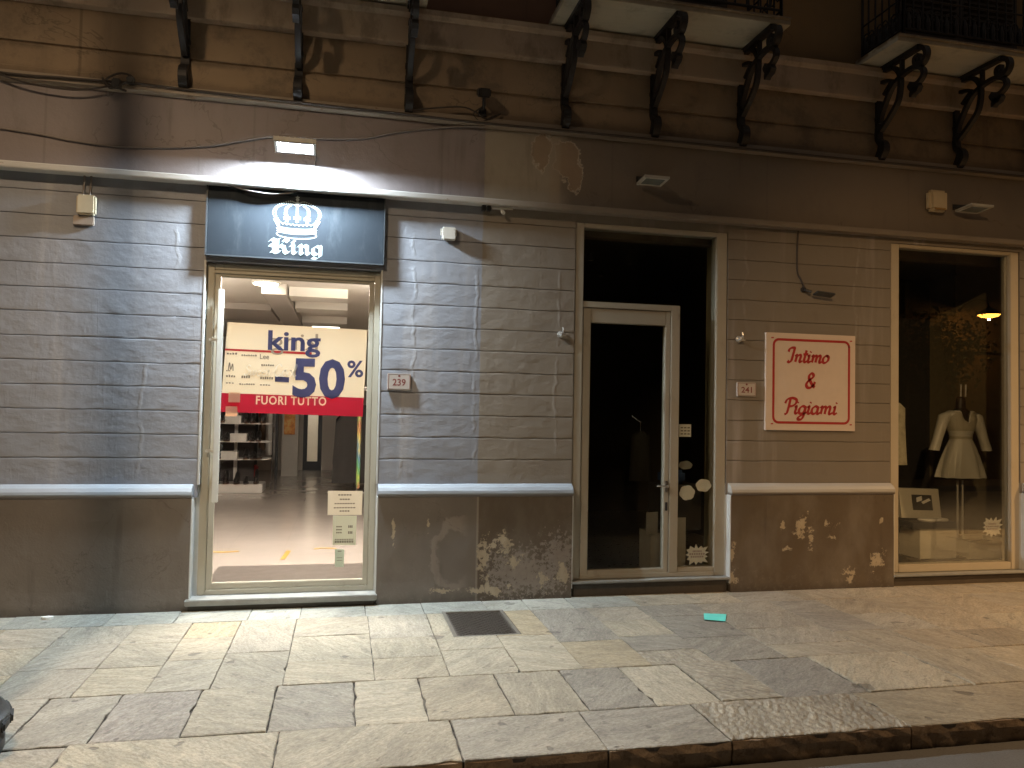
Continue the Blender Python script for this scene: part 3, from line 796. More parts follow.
# ledge over the shops, fascia, small cornice, upper wall, string course
def strip(name, prof, mat, x0=-7, x1=13, nseg=60, jit=.0012):
    mb = MB(); rings = []
    for i in range(nseg + 1):
        x = x0 + (x1 - x0) * i / nseg; d = U(-jit, jit); e = U(-jit, jit)
        rings.append([(x, y + e, z + d) for y, z in prof])
    mb.loft(rings); return mb.build(name, mat, B)
strip('ledge', [(.30, 3.528), (-.043, 3.526), (-.047, 3.535), (-.047, 3.570), (-.040, 3.578), (.30, 3.600)], M['ledge'])
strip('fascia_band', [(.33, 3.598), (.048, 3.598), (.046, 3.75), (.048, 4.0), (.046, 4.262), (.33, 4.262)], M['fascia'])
strip('cornice', [(.33, 4.26), (.02, 4.26), (-.012, 4.275), (-.015, 4.300), (.005, 4.315), (.012, 4.345), (.33, 4.35)], M['lowledge'])
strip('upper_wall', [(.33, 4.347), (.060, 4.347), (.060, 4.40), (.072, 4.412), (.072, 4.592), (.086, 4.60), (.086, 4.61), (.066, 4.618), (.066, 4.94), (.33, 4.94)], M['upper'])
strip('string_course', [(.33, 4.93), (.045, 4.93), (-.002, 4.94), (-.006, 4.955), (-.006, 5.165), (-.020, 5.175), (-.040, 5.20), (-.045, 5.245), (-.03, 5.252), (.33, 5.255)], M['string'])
strip('upper_wall', [(.33, 5.25), (.068, 5.25), (.07, 7.2), (.068, 9.5), (.33, 9.5)], M['upper'], nseg=20)

# roof/side mass so that no light leaks from behind
mb = MB(); mb.box(-7, 13, .331, .45, 3.4, 9.5); mb.build('back_wall', M['upper'], B)

# ---------------------------------------------------------------- balconies
BR = dict(
 top=[(-.0, 5.245), (-.34, 5.245), (-.61, 5.245)], back=[(-.02, 5.23), (-.018, 4.98), (-.02, 4.65)],
 A=[(-.04, 5.21), (-.14, 5.22), (-.26, 5.18), (-.34, 5.06), (-.32, 4.86), (-.23, 4.75), (-.06, 4.62)],
 B=[(-.04, 4.70), (-.08, 4.81), (-.21, 4.99), (-.34, 5.06), (-.51, 5.08), (-.63, 5.02), (-.65, 4.95), (-.57, 4.90), (-.48, 4.93)],
 H=[(-.48, 4.93), (-.52, 4.88), (-.57, 4.855), (-.52, 4.83), (-.50, 4.79)],
 C=[(-.60, 5.235), (-.67, 5.20), (-.69, 5.13), (-.64, 5.07), (-.56, 5.09), (-.55, 5.15), (-.60, 5.16)],
 S=[(-.36, 5.24), (-.36, 5.08)], I=[(-.02, 5.10), (-.10, 5.11), (-.22, 5.07), (-.17, 5.02), (-.11, 4.97)],
 F=[(-.02, 4.66), (-.03, 4.54), (-.085, 4.48), (-.10, 4.42), (-.055, 4.36), (-.02, 4.345)])
def bracket(bal, x):
    mb = MB()
    hw = .030
    def P(l): return [(x, WY + a, b) for a, b in l]
    def Cm(l, k=5): return [tuple(v) for v in catmull(P(l), k)]
    mb.bar(P(BR['top']), hw + .006, .020)
    mb.bar(P(BR['back']), hw, .020)
    mb.bar(Cm(BR['A']), hw * .8, .020)
    mb.bar(Cm(BR['B']), hw * .8, .019)
    mb.bar(Cm(BR['H']), hw * .9, [.024, .03, .034, .036, .036, .04, .04, .045, .045, .045, .045, .04, .036, .034, .032, .03, .03, .025, .02, .016, .012][:len(Cm(BR['H']))])
    mb.bar(Cm(BR['C']), hw * .95, .022)
    mb.bar(P(BR['S']), hw * .7, .014); mb.bar(Cm(BR['I']), hw * .8, .016)
    f = Cm(BR['F']); n = len(f)
    mb.bar(f, hw * 1.15, [.022 + .028 * sin(pi * min(1, max(0, (i / n - .25) / .75))) for i in range(n)])
    mb.obox((x, WY - .075, 4.42), (hw * 1.3, 0, 0), (0, .035, .012), (0, -.02, .06), .012)
    mb.lathe([(.0, -.02), (.03, -.015), (.034, 0), (.03, .015), (0, .02)], (x, WY - .595, 5.115), 12, 'y')
    for z in (4.75, 4.95): mb.box(x - hw - .006, x + hw + .006, WY - .045, WY - .001, z - .018, z + .018)
    return mb.build('bracket', M['iron'], bal)
def railing(bal, x0, x1, kind):
    yf = WY - .60; mb = MB()
    zb, zt = 5.40, 6.30
    runs = [((x0, WY), (x0, yf)), ((x0, yf), (x1, yf)), ((x1, yf), (x1, WY))]
    for (a, b) in runs:
        A = Vector((a[0], a[1], 0)); Bv = Vector((b[0], b[1], 0)); d = (Bv - A); L = d.length; d.normalize()
        for z, h in ((zb, .012), (zt, .018), (zb + .30, .009)):
            mb.tube([A + Vector((0, 0, z)), Bv + Vector((0, 0, z))], h, 6)
        step = .115 if kind == 'scroll' else .105
        n = max(1, round(L / step))
        for i in range(n + 1):
            p = A + d * (L * i / n)
            rr = .016 if i in (0, n) else .009
            mb.tube([p + Vector((0, 0, zb - (.09 if i in (0, n) else 0))), p + Vector((0, 0, zt))], rr, 6)
        # scrollwork between the two lower rails
        m = max(1, round(L / .23))
        for i in range(m):
            c = A + d * (L * (i + .5) / m); s_ = L / m * .42
            for sg in (-1, 1):
                q = []
                for k in range(15):
                    th = k / 14 * 2.2 * pi; rad = s_ * .55 * (1 - .62 * k / 14)
                    q.append(c + d * (sg * (s_ * .5) + sg * rad * cos(th + pi)) + Vector((0, 0, zb + .15 + rad * 1.25 * sin(th))))
                mb.tube(q, .0075, 5)
        if kind == 'bars':
            for i in range(n):
                p = A + d * (L * (i + .5) / n)
                mb.tube([p + Vector((0, 0, zb)), p + Vector((0, 0, zb + .08)), p + Vector((0, 0, zb + .16))], [.02, .028, .012], 6)
    return mb.build('railing', M['iron'], bal)
def balcony(x0, x1, bx, kind):
    mb = MB()
    e = .0
    prof = [(WY + .1, 5.268), (-.545, 5.262), (-.555, 5.268), (-.557, 5.305), (-.575, 5.312), (-.575, 5.326), (-.56, 5.33), (WY + .1, 5.335)]
    mb.prism(prof, 'x', x0, x1)
    o = mb.build('balcony', M['slab'], B)
    for x in bx: bracket(o, x)
    railing(o, x0 + .08, x1 - .08, kind)
    xc = (x0 + x1) / 2
    return o
balcony(-1.66, .63, (-1.375, -.455, .495), 'scroll')
balcony(1.78, 3.90, (1.94, 2.825, 3.742), 'scroll')
balcony(5.03, 7.40, (5.29, 6.225, 7.15), 'bars')
balcony(8.5, 10.8, (8.75, 9.65, 10.55), 'bars')
for xc in (-.5, 2.84, 6.22, 9.65):
    mb = MB(); mb.box(xc - .72, xc + .72, .0, .066, 5.36, 7.9)
    o = mb.build('balcony_door', M['shutter'], B)
    mb = MB()
    for s_ in (-1, 1):
        for k in range(40):
            z = 5.46 + k * .06
            mb.obox((xc + s_ * .35, -.006, z), (.30, 0, 0), (0, .012, -.012), (0, .004, .004))
    mb.build('louvre', M['shutter'], o)

# ---------------------------------------------------------------- shop doors and windows
def ring(mb, x0, x1, z0, z1, wl, wr, wb, wt, y0, y1, bev=.006):
    mb.box(x0, x0 + wl, y0, y1, z0, z1, bev); mb.box(x1 - wr, x1, y0, y1, z0, z1, bev)
    if wb: mb.box(x0 + wl, x1 - wr, y0 + .001, y1 - .001, z0, z0 + wb, bev)
    if wt: mb.box(x0 + wl, x1 - wr, y0 + .001, y1 - .001, z1 - wt, z1, bev)
def sill(parent, x0, x1, zt, y0, th=.045):
    mb = MB(); mb.box(x0, x1, y0, .30, zt - th, zt, .006); o = mb.build('sill', M['stepstone'], parent)
    mb = MB(); mb.box(x0 + .02, x1 - .02, y0 + .035, .30, -.02, zt - th - .001, .004); mb.build('riser', M['stepdark'], parent)

# left shop door (lit)
mb = MB(); ring(mb, -1.150, .292, .112, 2.886, .062, .052, .045, .05, .12, .20)
mb.box(-1.088, .24, .125, .195, 2.805, 2.834, .004)
d1 = mb.build('shop_door', M['frame'], B)
mb = MB(); ring(mb, -1.086, .238, .158, 2.803, .046, .042, .050, .024, .135, .185, .005)
lf = mb.build('leaf_frame', M['frame'], d1)
mb = MB(); mb.box(-1.038, .194, .157, .163, .21, 2.778); mb.build('pane', M['glass'], d1)
mb = MB(); mb.box(-1.050, -1.000, .060, .085, .885, 2.665, .006)
for z in (1.15, 2.40): mb.tube([(-1.041, .085, z), (-1.046, .136, z)], .011, 8)
mb.box(-1.115, -1.045, .088, .097, 1.30, 1.325, .003); mb.box(-1.115, -1.045, .088, .097, 2.23, 2.25, .003)
mb.build('handle', M['steelbar'], d1)
sill(d1, -1.215, .318, .112, -.045, .05)

# right shop door (dark)
mb = MB()
ring(mb, 2.062, 3.588, .16, 3.452, .080, .105, .045, .045, .075, .20)
mb.box(2.142, 3.02, .080, .195, 2.665, 2.722, .004)
mb.box(3.02, 3.108, .078, .198, .205, 2.722, .005)
mb.box(3.108, 3.483, .082, .195, .205, .245, .004)
d2 = mb.build('shop_door', M['frame2'], B)
mb = MB(); ring(mb, 2.146, 3.017, .172, 2.661, .078, .052, .068, .135, .088, .16, .006)
mb.build('leaf_frame', M['frame2'], d2)
mb = MB(); mb.box(2.222, 2.967, .118, .124, .236, 2.53); mb.build('pane', M['glassd'], d2)
mb = MB(); mb.box(2.143, 3.482, .118, .124, 2.723, 3.406); mb.build('pane', M['glassd'], d2)
mb = MB(); mb.box(3.109, 3.482, .119, .125, .246, 2.722); mb.build('pane', M['glassd'], d2)
mb = MB(); mb.box(2.978, 3.004, .076, .087, .955, 1.06, .004); mb.tube([(2.991, .078, 1.012), (2.991, .035, 1.012), (2.975, .028, 1.012), (2.87, .030, 1.018)], .0095, 8)
mb.build('handle', M['chrome'], d2)
mb = MB(); mb.box(2.979, 3.003, .080, .0872, .78, .86, .003); mb.build('lock', M['black'], d2)
sill(d2, 2.050, 3.612, .158, -.005, .022)

# display window on the right
mb = MB(); ring(mb, 5.405, 6.962, .135, 3.474, .100, .105, .078, .036, .080, .20)
w1 = mb.build('shop_window', M['frame3'], B)
mb = MB(); mb.box(5.506, 6.856, .118, .124, .214, 3.437); mb.build('pane', M['glassd'], w1)
sill(w1, 5.385, 7.0, .132, -.010, .022)

# ---------------------------------------------------------------- sign board
t = thing('shop_sign', 'dark shop sign board with pale crown above gothic lettering King', 'sign', (-.43, .03, 3.2))
mb = MB(); mb.box(-1.158, .305, .028, WY - .001, 2.960, 3.538, .003); mb.build('board', M['sign'], t)
edge = plain('sign_edge_trim', (.05, .06, .068), .5)
mb = MB()
mb.box(-1.170, -1.1585, .022, WY - .002, 2.950, 3.538); mb.box(.3055, .313, .022, WY - .002, 2.945, 3.538); mb.box(-1.158, .305, .020, WY - .002, 2.948, 2.9595)
mb.build('edge_trim', edge, t)
pale = plain('sign_white_vinyl', (.25, .30, .31), .7, spec=.2)
mb = MB(); LAY[0] = 0
lettering(mb, 'King', BLACK, (-.655, -.205, 3.000, 3.124), .0265, .036, radians(42), 0, False)
mb.build('lettering', pale, t, recalc=False)
mb = MB(); LAY[0] = 0
cx, y0 = -.432, .0265
def arc(rx, rz, zc, a0, a1, w, n=24, dx=0):
    stroke(mb, [(cx + dx + rx * cos(a0 + (a1 - a0) * i / n), zc + rz * sin(a0 + (a1 - a0) * i / n)) for i in range(n + 1)], y0, w, None, True)
arc(.165, .034, 3.168, 0, 2 * pi, .010)
for dz, w in ((.018, .014), (.040, .018), (.058, .008)): arc(.160 + dz * .05, .024, 3.182 + dz, pi, 2 * pi, w)
nb = 9
stroke(mb, [(cx + .150 * (2 * i / 36 - 1), 3.258 + .012 * abs(sin(i * pi / 4)) - .022 * (1 - (2 * i / 36 - 1) ** 2) * .6) for i in range(37)], y0, .008, None, False)
def cross(px, pz, s_):
    for k in range(4):
        a = k * pi / 2
        if k == 3: continue
        stroke(mb, [(px, pz), (px + s_ * cos(a), pz + s_ * sin(a))], y0, s_ * .9, None, False)
    stroke(mb, [(px - s_ * .35, pz - s_ * 1.2), (px, pz)], y0, s_ * .35, None, False); stroke(mb, [(px + s_ * .35, pz - s_ * 1.2), (px, pz)], y0, s_ * .35, None, False)
cross(cx, 3.312, .030); cross(cx - .085, 3.306, .028); cross(cx + .085, 3.306, .028)
stroke(mb, [(cx - .185, 3.30), (cx - .150, 3.235)], y0, .026, None, False); stroke(mb, [(cx + .185, 3.30), (cx + .150, 3.235)], y0, .026, None, False)
def bead(px, pz, r=.0075):
    LAY[0] += 1
    mb.face([(px + r * cos(a), y0 - (LAY[0] % 12) * .00025, pz + r * sin(a)) for a in [k * pi / 4 for k in range(8)]])
mb2 = mb
for sg in (-1, 1):
    for off in (0, -.020):
        pth = catmull([(cx + sg * (.160 + off), 3.27, 0), (cx + sg * (.198 + off), 3.335, 0), (cx + sg * (.185 + off), 3.39, 0), (cx + sg * (.13 + off * .6), 3.43 + off * .6, 0), (cx + sg * .06, 3.455 + off, 0), (cx + sg * .012, 3.44 + off, 0)], 4)
        for p in pth: bead(p.x, p.y, .0062)
    for p in catmull([(cx + sg * .088, 3.335, 0), (cx + sg * .082, 3.39, 0), (cx + sg * .05, 3.42, 0)], 5): bead(p.x, p.y, .006); bead(p.x + sg * .016, p.y, .006)
stroke(mb, [(cx, 3.345), (cx, 3.455)], y0, .020, None, False); bead(cx, 3.472, .015); stroke(mb, [(cx - .016, 3.492), (cx + .016, 3.492)], y0, .008, None, False); stroke(mb, [(cx, 3.482), (cx, 3.505)], y0, .008, None, False)
mb.build('crown_emblem', pale, t, recalc=False)

# ---------------------------------------------------------------- plates and the second sign
def plate(x0, x1, z0, z1, txt, label):
    t = thing('house_number_plate', label, 'number plate', ((x0 + x1) / 2, WY, (z0 + z1) / 2), 'house number plates')
    mb = MB(); mb.box(x0, x1, WY - .022, WY - .001, z0, z1, .004); mb.build('plate', plain('plate_marble', (.46, .41, .37), .5), t)
    red = plain('plate_lettering', (.20, .055, .05), .6)
    mb = MB(); w, h = x1 - x0, z1 - z0
    text_faces(mb, txt, (x0 + w * .22, x1 - w * .22, z0 + h * .26, z1 - h * .32), WY - .0226, .02)
    mb.face([(x0 + w * .5 + .012 * cos(a), WY - .0226, z1 - h * .15 + .010 * sin(a)) for a in [k * pi / 3 for k in range(6)]])
    mb.build('number', red, t, recalc=False)
    mb = MB(); ring(mb, x0 + .008, x1 - .008, z0 + .008, z1 - .008, .003, .003, .003, .003, WY - .0235, WY - .0215, 0); mb.build('border', red, t)
plate(.365, .570, 1.853, 2.000, '239', 'pale marble plate reading 239 beside the lit door')
plate(3.690, 3.892, 1.873, 2.010, '241', 'small pale plate reading 241 beside the dark door')

t = thing('wall_sign', 'square cream sign with red border reading Intimo & Pigiami', 'sign', (4.48, WY, 2.02))
mb = MB(); mb.box(3.985, 4.978, WY - .030, WY - .002, 1.548, 2.508, .003); mb.build('panel', plain('sign_cream_panel', (.60, .50, .42), .45, var=.06), t)
redm = plain('sign_red_paint', (.36, .025, .025), .5)
mb = MB(); LAY[0] = 0
def rrect(x0, x1, z0, z1, r, w, y):
    pts = []
    for cx_, cz_, a0 in ((x1 - r, z1 - r, 0), (x0 + r, z1 - r, pi / 2), (x0 + r, z0 + r, pi), (x1 - r, z0 + r, 1.5 * pi)):
        pts += [(cx_ + r * cos(a0 + pi / 2 * k / 6), cz_ + r * sin(a0 + pi / 2 * k / 6)) for k in range(7)]
    pts += [pts[0], pts[1]]
    stroke(mb, pts, y, w, None, False)
rrect(4.067, 4.905, 1.625, 2.442, .055, .024, WY - .031)
for sx, sz in ((4.052, 2.455), (4.925, 2.452), (4.052, 1.610), (4.925, 1.612)): stroke(mb, [(sx - .012, sz), (sx + .014, sz + .002)], WY - .031, .012, None, False)
mb.build('border', redm, t, recalc=False)
mb = MB(); LAY[0] = 0
lettering(mb, 'Intimo', SCRIPT, (4.20, 4.71, 2.225, 2.365), WY - .0312, .032, radians(35), .22)
mb.build('lettering', redm, t, recalc=False); mb = MB()
lettering(mb, '&', SCRIPT, (4.415, 4.545, 1.975, 2.115), WY - .0312, .034, radians(35), .1)
mb.build('lettering', redm, t, recalc=False); mb = MB()
lettering(mb, 'Pigiami', SCRIPT, (4.17, 4.80, 1.715, 1.865), WY - .0312, .032, radians(35), .2)
mb.build('lettering', redm, t, recalc=False)

# ---------------------------------------------------------------- floodlights
def floodlight(x, z, w, d, lens, housing, label, tilt, ylamp, group='wall floodlights', th=.016):
    t = thing('floodlight', label, 'floodlight', (x, .045, z), group)
    a = radians(tilt); ay = Vector((0, cos(a), -sin(a))); n = Vector((0, -sin(a), -cos(a)))   # ay: towards the wall, n: light direction
    c = Vector((x, ylamp, z)); ax = Vector((1, 0, 0))
    mb = MB(); mb.obox(c - n * (.006 + th), ax * w / 2, ay * d / 2, n * th, min(.006, th * .4))
    for k in range(7 if th > .01 else 0): mb.obox(c - n * (.0155 + 2 * th) + ax * (w * .8) * (k / 6 - .5), ax * .004, ay * d * .42, n * .010)
    for s_ in (-1, 1):
        mb.obox(c - n * .004 + ax * s_ * (w / 2 - .012), ax * .012, ay * d / 2, n * .004)
        mb.obox(c - n * .004 + ay * s_ * (d / 2 - .012), ax * (w / 2 - .024), ay * .012, n * .004)
    mb.build('housing', housing, t)
    mb = MB(); mb.obox(c - n * .0045, ax * (w / 2 - .025), ay * (d / 2 - .025), n * .0012); mb.build('lens', lens, t)
    mb = MB()
    for s_ in (-1, 1): mb.bar([c - n * .03 + ax * s_ * w * .42, Vector((x + s_ * w * .42, .02, z + .06)), Vector((x + s_ * w * .42, .046, z + .06))], .004, .012)
    mb.box(x - w * .44, x + w * .44, .038, .0465, z + .03, z + .09)
    mb.build('mounting_bracket', M['black'], t)
    return t
floodlight(-.45, 3.845, .33, .18, M['lamp'], M['offwhite'], 'lit white floodlight glaring above the crown sign', 13, -.19)
floodlight(2.765, 3.85, .24, .20, M['greyglass'], M['offwhite'], 'unlit floodlight with white frame high above the dark door', 4, -.11, th=.008)
floodlight(6.29, 3.85, .26, .21, M['greyglass'], M['offwhite'], 'unlit floodlight beside the cream alarm box above the display window', 4, -.12, th=.008)

# alarm box, junction boxes and small wall fittings
t = thing('alarm_box', 'rounded cream alarm siren box on the brown band above the display window', 'alarm box', (6.0, .047, 3.96))
mb = MB(); mb.box(5.825, 6.045, -.055, .044, 3.83, 4.05, .03); mb.build('casing', M['cream'], t, smooth=True)
mb = MB(); mb.box(5.87, 6.00, -.062, -.054, 3.84, 3.86, .003); mb.build('strobe', plain('strobe_amber', (.30, .18, .06), .3), t)

t = thing('junction_box', 'cream electrical box with two cables on the left wall', 'electrical box', (-2.06, WY, 3.23))
mb = MB(); mb.box(-2.135, -1.995, .000, .066, 3.205, 3.365, .012); mb.build('casing', plain('box_cream', (.52, .46, .33), .5), t, smooth=True)
mb = MB(); mb.box(-2.165, -2.01, .040, .068, 3.122, 3.200, .006); mb.build('back_plate', plain('box_back', (.36, .30, .25), .6, var=.3), t)
mb = MB()
for x in (-2.095, -2.045): mb.tube([(x, .035, 3.36), (x, .045, 3.42), (x + .002, .05, 3.536)], .008, 6)
mb.build('cable', M['cablelt'], t)
t = thing('junction_box', 'small square white box casting a slanted shadow right of the sign board', 'electrical box', (.87, WY, 3.25))
mb = MB(); mb.box(.815, .935, .012, .068, 3.195, 3.308, .008); mb.build('casing', M['white'], t, smooth=True)
mb = MB(); mb.box(.80, .95, .060, .069, 3.24, 3.30, .002); mb.build('lug', M['white'], t)

def hook(x, z, label):
    t = thing('wall_fitting', label, 'wall fitting', (x, WY, z))
    mb = MB(); mb.lathe([(.012, 0), (.032, -.002), (.030, -.014), (.014, -.02), (.012, -.05), (.02, -.055), (.02, -.075), (.008, -.08)], (x, WY, z), 12, 'y')
    mb.tube([(x, WY - .06, z), (x + .01, WY - .07, z + .035), (x + .005, WY - .065, z + .06)], .008, 6)
    mb.tube([(x - .035, WY - .06, z - .02), (x + .035, WY - .066, z - .012)], .008, 6)
    mb.build('hook', plain('dull_zinc', (.50, .50, .48), .35, .6), t)
hook(1.925, 2.400, 'small metal hook fitting on the wall left of the dark door frame')
hook(3.712, 2.425, 'small metal hook fitting on the wall right of the dark door frame')
t = thing('spigot', 'white cross shaped spigot under the pale ledge', 'spigot', (1.35, .0, 3.53))
mb = MB(); mb.tube([(1.35, .03, 3.535), (1.35, .02, 3.48), (1.355, -.01, 3.462)], .017, 8); mb.tube([(1.255, .012, 3.505), (1.445, .012, 3.512)], .012, 8)
mb.build('body', M['white'], t)
t = thing('cable_clamp', 'small black clamp under the pale ledge beside the white spigot', 'clamp', (1.20, .02, 3.51))
mb = MB(); mb.box(1.165, 1.20, .01, .06, 3.48, 3.536, .004); mb.box(1.212, 1.245, .01, .06, 3.48, 3.536, .004); mb.build('body', M['black'], t)

t = thing('security_camera', 'small black security camera on the thin cornice below the balconies', 'camera', (1.16, .02, 4.40))
mb = MB(); mb.obox((1.155, -.075, 4.535), (.055, 0, 0), (0, .075, .03), (0, -.014, .036), .012); mb.build('body', M['black'], t)
mb = MB(); mb.tube([(1.165, .05, 4.40), (1.165, -.03, 4.44), (1.16, -.06, 4.50)], .016, 8); mb.box(1.13, 1.20, .04, .06, 4.37, 4.44); mb.build('arm', M['black'], t)
mb = MB()
mb.tube(catmull([(1.16, -.0, 4.44), (1.08, .02, 4.37), (1.15, .0, 4.30), (1.25, .01, 4.36), (1.33, .03, 4.40), (1.20, .0, 4.33), (1.0, -.01, 4.41), (.7, -.015, 4.37), (.5, -.02, 4.33)], 6), .007, 5)
mb.build('cable', M['cable'], t)

t = thing('wall_spotlight', 'small dark spotlight on a loose cable above the cream sign', 'spotlight', (4.5, WY, 2.93))
mb = MB(); mb.obox((4.625, -.02, 2.905), (.10, 0, -.008), (0, .045, -.012), (0, .003, .010), .006); mb.build('head', plain('spot_dark', (.05, .05, .048), .4), t)
mb = MB(); mb.tube([(4.45, .069, 2.955), (4.46, .03, 2.945), (4.50, .0, 2.925)], .014, 8); mb.lathe([(.03, 0), (.03, -.012), (.012, -.016)], (4.45, .07, 2.955), 10, 'y'); mb.build('arm', M['black'], t)
mb = MB(); mb.tube(catmull([(4.38, .05, 3.536), (4.375, .06, 3.35), (4.38, .058, 3.13), (4.41, .052, 3.06), (4.455, .05, 2.97)], 5), .008, 6); mb.build('cable', M['cable'], t)

# cables along the fascia
mb = MB(); mb.tube(catmull([(-7, .03, 4.2), (-4.6, .034, 3.95), (-2.74, .034, 3.872), (-2.2, .034, 3.82), (-1.78, .034, 3.808), (-1.2, .034, 3.87), (-.68, .034, 4.00), (-.30, .034, 4.02), (.1, .034, 4.06), (.424, .034, 4.15), (.9, .028, 4.24), (1.18, .0, 4.255)], 6), .008, 6)
tag(mb.build('cable', M['cablelt'], loc=(-.7, .03, 3.9)), 'thin drooping cable crossing the grey band behind the lit floodlight', 'cable')
t = thing('cable_bundle', 'dark cable run with a knotted junction along the cornice at upper left', 'cable', (-1.85, -.01, 4.3))
mb = MB()
mb.tube(catmull([(-7, -.02, 4.42), (-4, -.022, 4.36), (-2.75, -.024, 4.30), (-2.3, -.026, 4.305), (-2.0, -.03, 4.31), (-1.75, -.03, 4.32), (-1.3, -.026, 4.31), (-.6, -.024, 4.30), (.4, -.024, 4.29), (1.1, -.022, 4.28), (2.3, -.022, 4.285), (4.2, -.022, 4.28), (6.4, -.024, 4.285), (9, -.022, 4.28), (13, -.02, 4.29)], 5), .011, 6)
mb.tube(catmull([(-2.75, -.024, 4.29), (-2.5, -.03, 4.23), (-2.2, -.034, 4.215), (-2.0, -.03, 4.255), (-1.9, -.03, 4.29)], 6), .008, 6)
mb.tube(catmull([(-1.98, -.05, 4.33), (-1.92, -.06, 4.25), (-1.83, -.06, 4.29), (-1.76, -.06, 4.36), (-1.86, -.05, 4.38), (-1.96, -.05, 4.30), (-1.80, -.05, 4.24)], 6), .009, 6)
mb.build('cables', M['cable'], t)
mb = MB(); mb.box(-1.91, -1.84, -.07, -.02, 4.255, 4.335, .01); mb.build('splice', M['black'], t); mb = MB(); mb.box(-1.80, -1.74, -.07, -.02, 4.30, 4.365, .01); mb.build('splice', M['black'], t)
mb = MB(); mb.tube(catmull([(-1.0, .0, 3.545), (-.85, -.02, 3.51), (-.70, -.02, 3.495), (-.55, -.01, 3.505), (-.44, .0, 3.54), (-.35, .02, 3.62), (-.30, .04, 3.78), (-.30, .0, 3.88)], 6), .005, 5)
tag(mb.build('cable', M['cablelt'], loc=(-.7, 0, 3.5)), 'thin slack wire hanging over the top of the crown sign', 'cable')

# ================================================================== SHOP INTERIORS
FZ = .112
def mat_floor():
    m = MT('polished_tile')
    br = m.n('ShaderNodeTexBrick'); m.L(m.map(scale=(1, 1, 1)), br.inputs['Vector'])
    br.inputs['Scale'].default_value = 1.0; br.offset = 0.0
    br.inputs['Brick Width'].default_value = .6; br.inputs['Row Height'].default_value = .6; br.inputs['Mortar Size'].default_value = .004
    m.put(br.inputs['Color1'], (.36, .315, .28)); m.put(br.inputs['Color2'], (.37, .325, .29)); m.put(br.inputs['Mortar'], (.335, .29, .26))
    c = m.mul(br.outputs['Color'], m.ma('ADD', .85, m.ma('MULTIPLY', m.noise(2.5, 5), .3)))
    return m.fin(c, m.ma('ADD', .10, m.ma('MULTIPLY', m.noise(3, 4), .14)), spec=.5)
iw = plain('interior_paint', (.52, .47, .41), .7, var=.06, scale=2); ic = plain('interior_ceiling_paint', (.80, .75, .68), .8, var=.05, scale=2)
def ipart(name, mat, *boxes):
    for b in boxes:
        mb = MB(); mb.box(*b); mb.build(name, mat, B)
ipart('interior_floor', mat_floor(), (-4.2, 1.0, .331, 13.2, -.1, FZ))
ipart('threshold_slab', plain('threshold_stone', (.105, .09, .08), .35, var=.15, scale=5, bump=.1), (-1.149, .291, .201, 1.22, FZ - .05, FZ + .006))
ipart('interior_wall', iw, (-4.3, -4.2, .331, 13.2, -.1, 3.45), (1.0, 1.1, .331, 13.2, -.1, 3.45), (-4.2, -.96, 13.0, 13.1, FZ, 3.45), (-.50, 1.0, 12.9, 13.1, FZ, 3.45), (-.96, -.50, 12.95, 13.1, 2.3, 3.45))
ipart('interior_ceiling', ic, (-4.3, 1.1, .331, 13.2, 3.35, 3.48))
ipart('ceiling_beam', plain('beam_white', (.86, .82, .75), .7, var=.04), (-.78, .02, 4.25, 4.75, 3.22, 3.349), (-.78, .02, 5.6, 6.15, 3.22, 3.349), (-.78, .02, 7.65, 8.25, 3.22, 3.349))
ipart('ceiling_duct', plain('duct_grey', (.50, .46, .42), .7, var=.05), (-1.12, -.80, 4.0, 12.8, 3.20, 3.349), (-4.1, -1.2, 6.3, 8.1, 3.25, 3.349))
ipart('column', plain('column_paint', (.52, .48, .42), .6, var=.08), (-1.34, -.99, 11.3, 11.7, FZ, 3.349))
# door at the far end with a lit room behind
mb = MB(); ring(mb, -.955, -.505, FZ, 2.29, .10, .10, .22, .10, 12.93, 13.0, .004)
bd = mb.build('back_door', M['black'], B)
mb = MB(); mb.box(-.855, -.605, 12.96, 12.966, .332, 2.19); mb.build('pane', M['glass'], bd)
ipart('interior_wall', iw, (-2, 1, 14.6, 14.7, -.1, 3), (-2.1, -2, 13.1, 14.7, -.1, 3), (.9, 1, 13.1, 14.7, -.1, 3), (-2.1, 1, 13.1, 14.7, 2.9, 3), (-2.1, 1, 13.1, 14.7, -.1, FZ - .002))

panel_hi = emit('ceiling_panel_bright', (1.0, .89, .79), 350.0); panel_lo = emit('ceiling_panel_dim', (1.0, .87, .72), 9.0); disc_e = emit('ceiling_disc', (1.0, .84, .62), 20.0)
def panel_lamp(x, y, w, mat, label, z=3.349):
    t = thing('ceiling_lamp', label, 'ceiling lamp', (x, y, z), 'ceiling lamps in the lit shop')
    mb = MB(); ring(mb, x - w / 2, x + w / 2, 0, 0, 0, 0, 0, 0, 0, 0) if False else None
    for a in ((x - w / 2, x - w / 2 + .03, y - w / 2, y + w / 2), (x + w / 2 - .03, x + w / 2, y - w / 2, y + w / 2), (x - w / 2 + .03, x + w / 2 - .03, y - w / 2, y - w / 2 + .03), (x - w / 2 + .03, x + w / 2 - .03, y + w / 2 - .03, y + w / 2)):
        mb.box(*a, z - .025, z - .001)
    mb.build('frame', M['white'], t)
    mb = MB(); mb.box(x - w / 2 + .032, x + w / 2 - .032, y - w / 2 + .032, y + w / 2 - .032, z - .020, z - .006); mb.build('diffuser', mat, t)
    for sx in (-1, 1):
        if z < 2.89 or 2.91 < z < 3.3: mb = MB(); mb.tube([(x + sx * w * .45, y, z - .002), (x + sx * w * .45, y, 3.352)], .004, 5); mb.build('hanging_rod', M['chrome'], t)
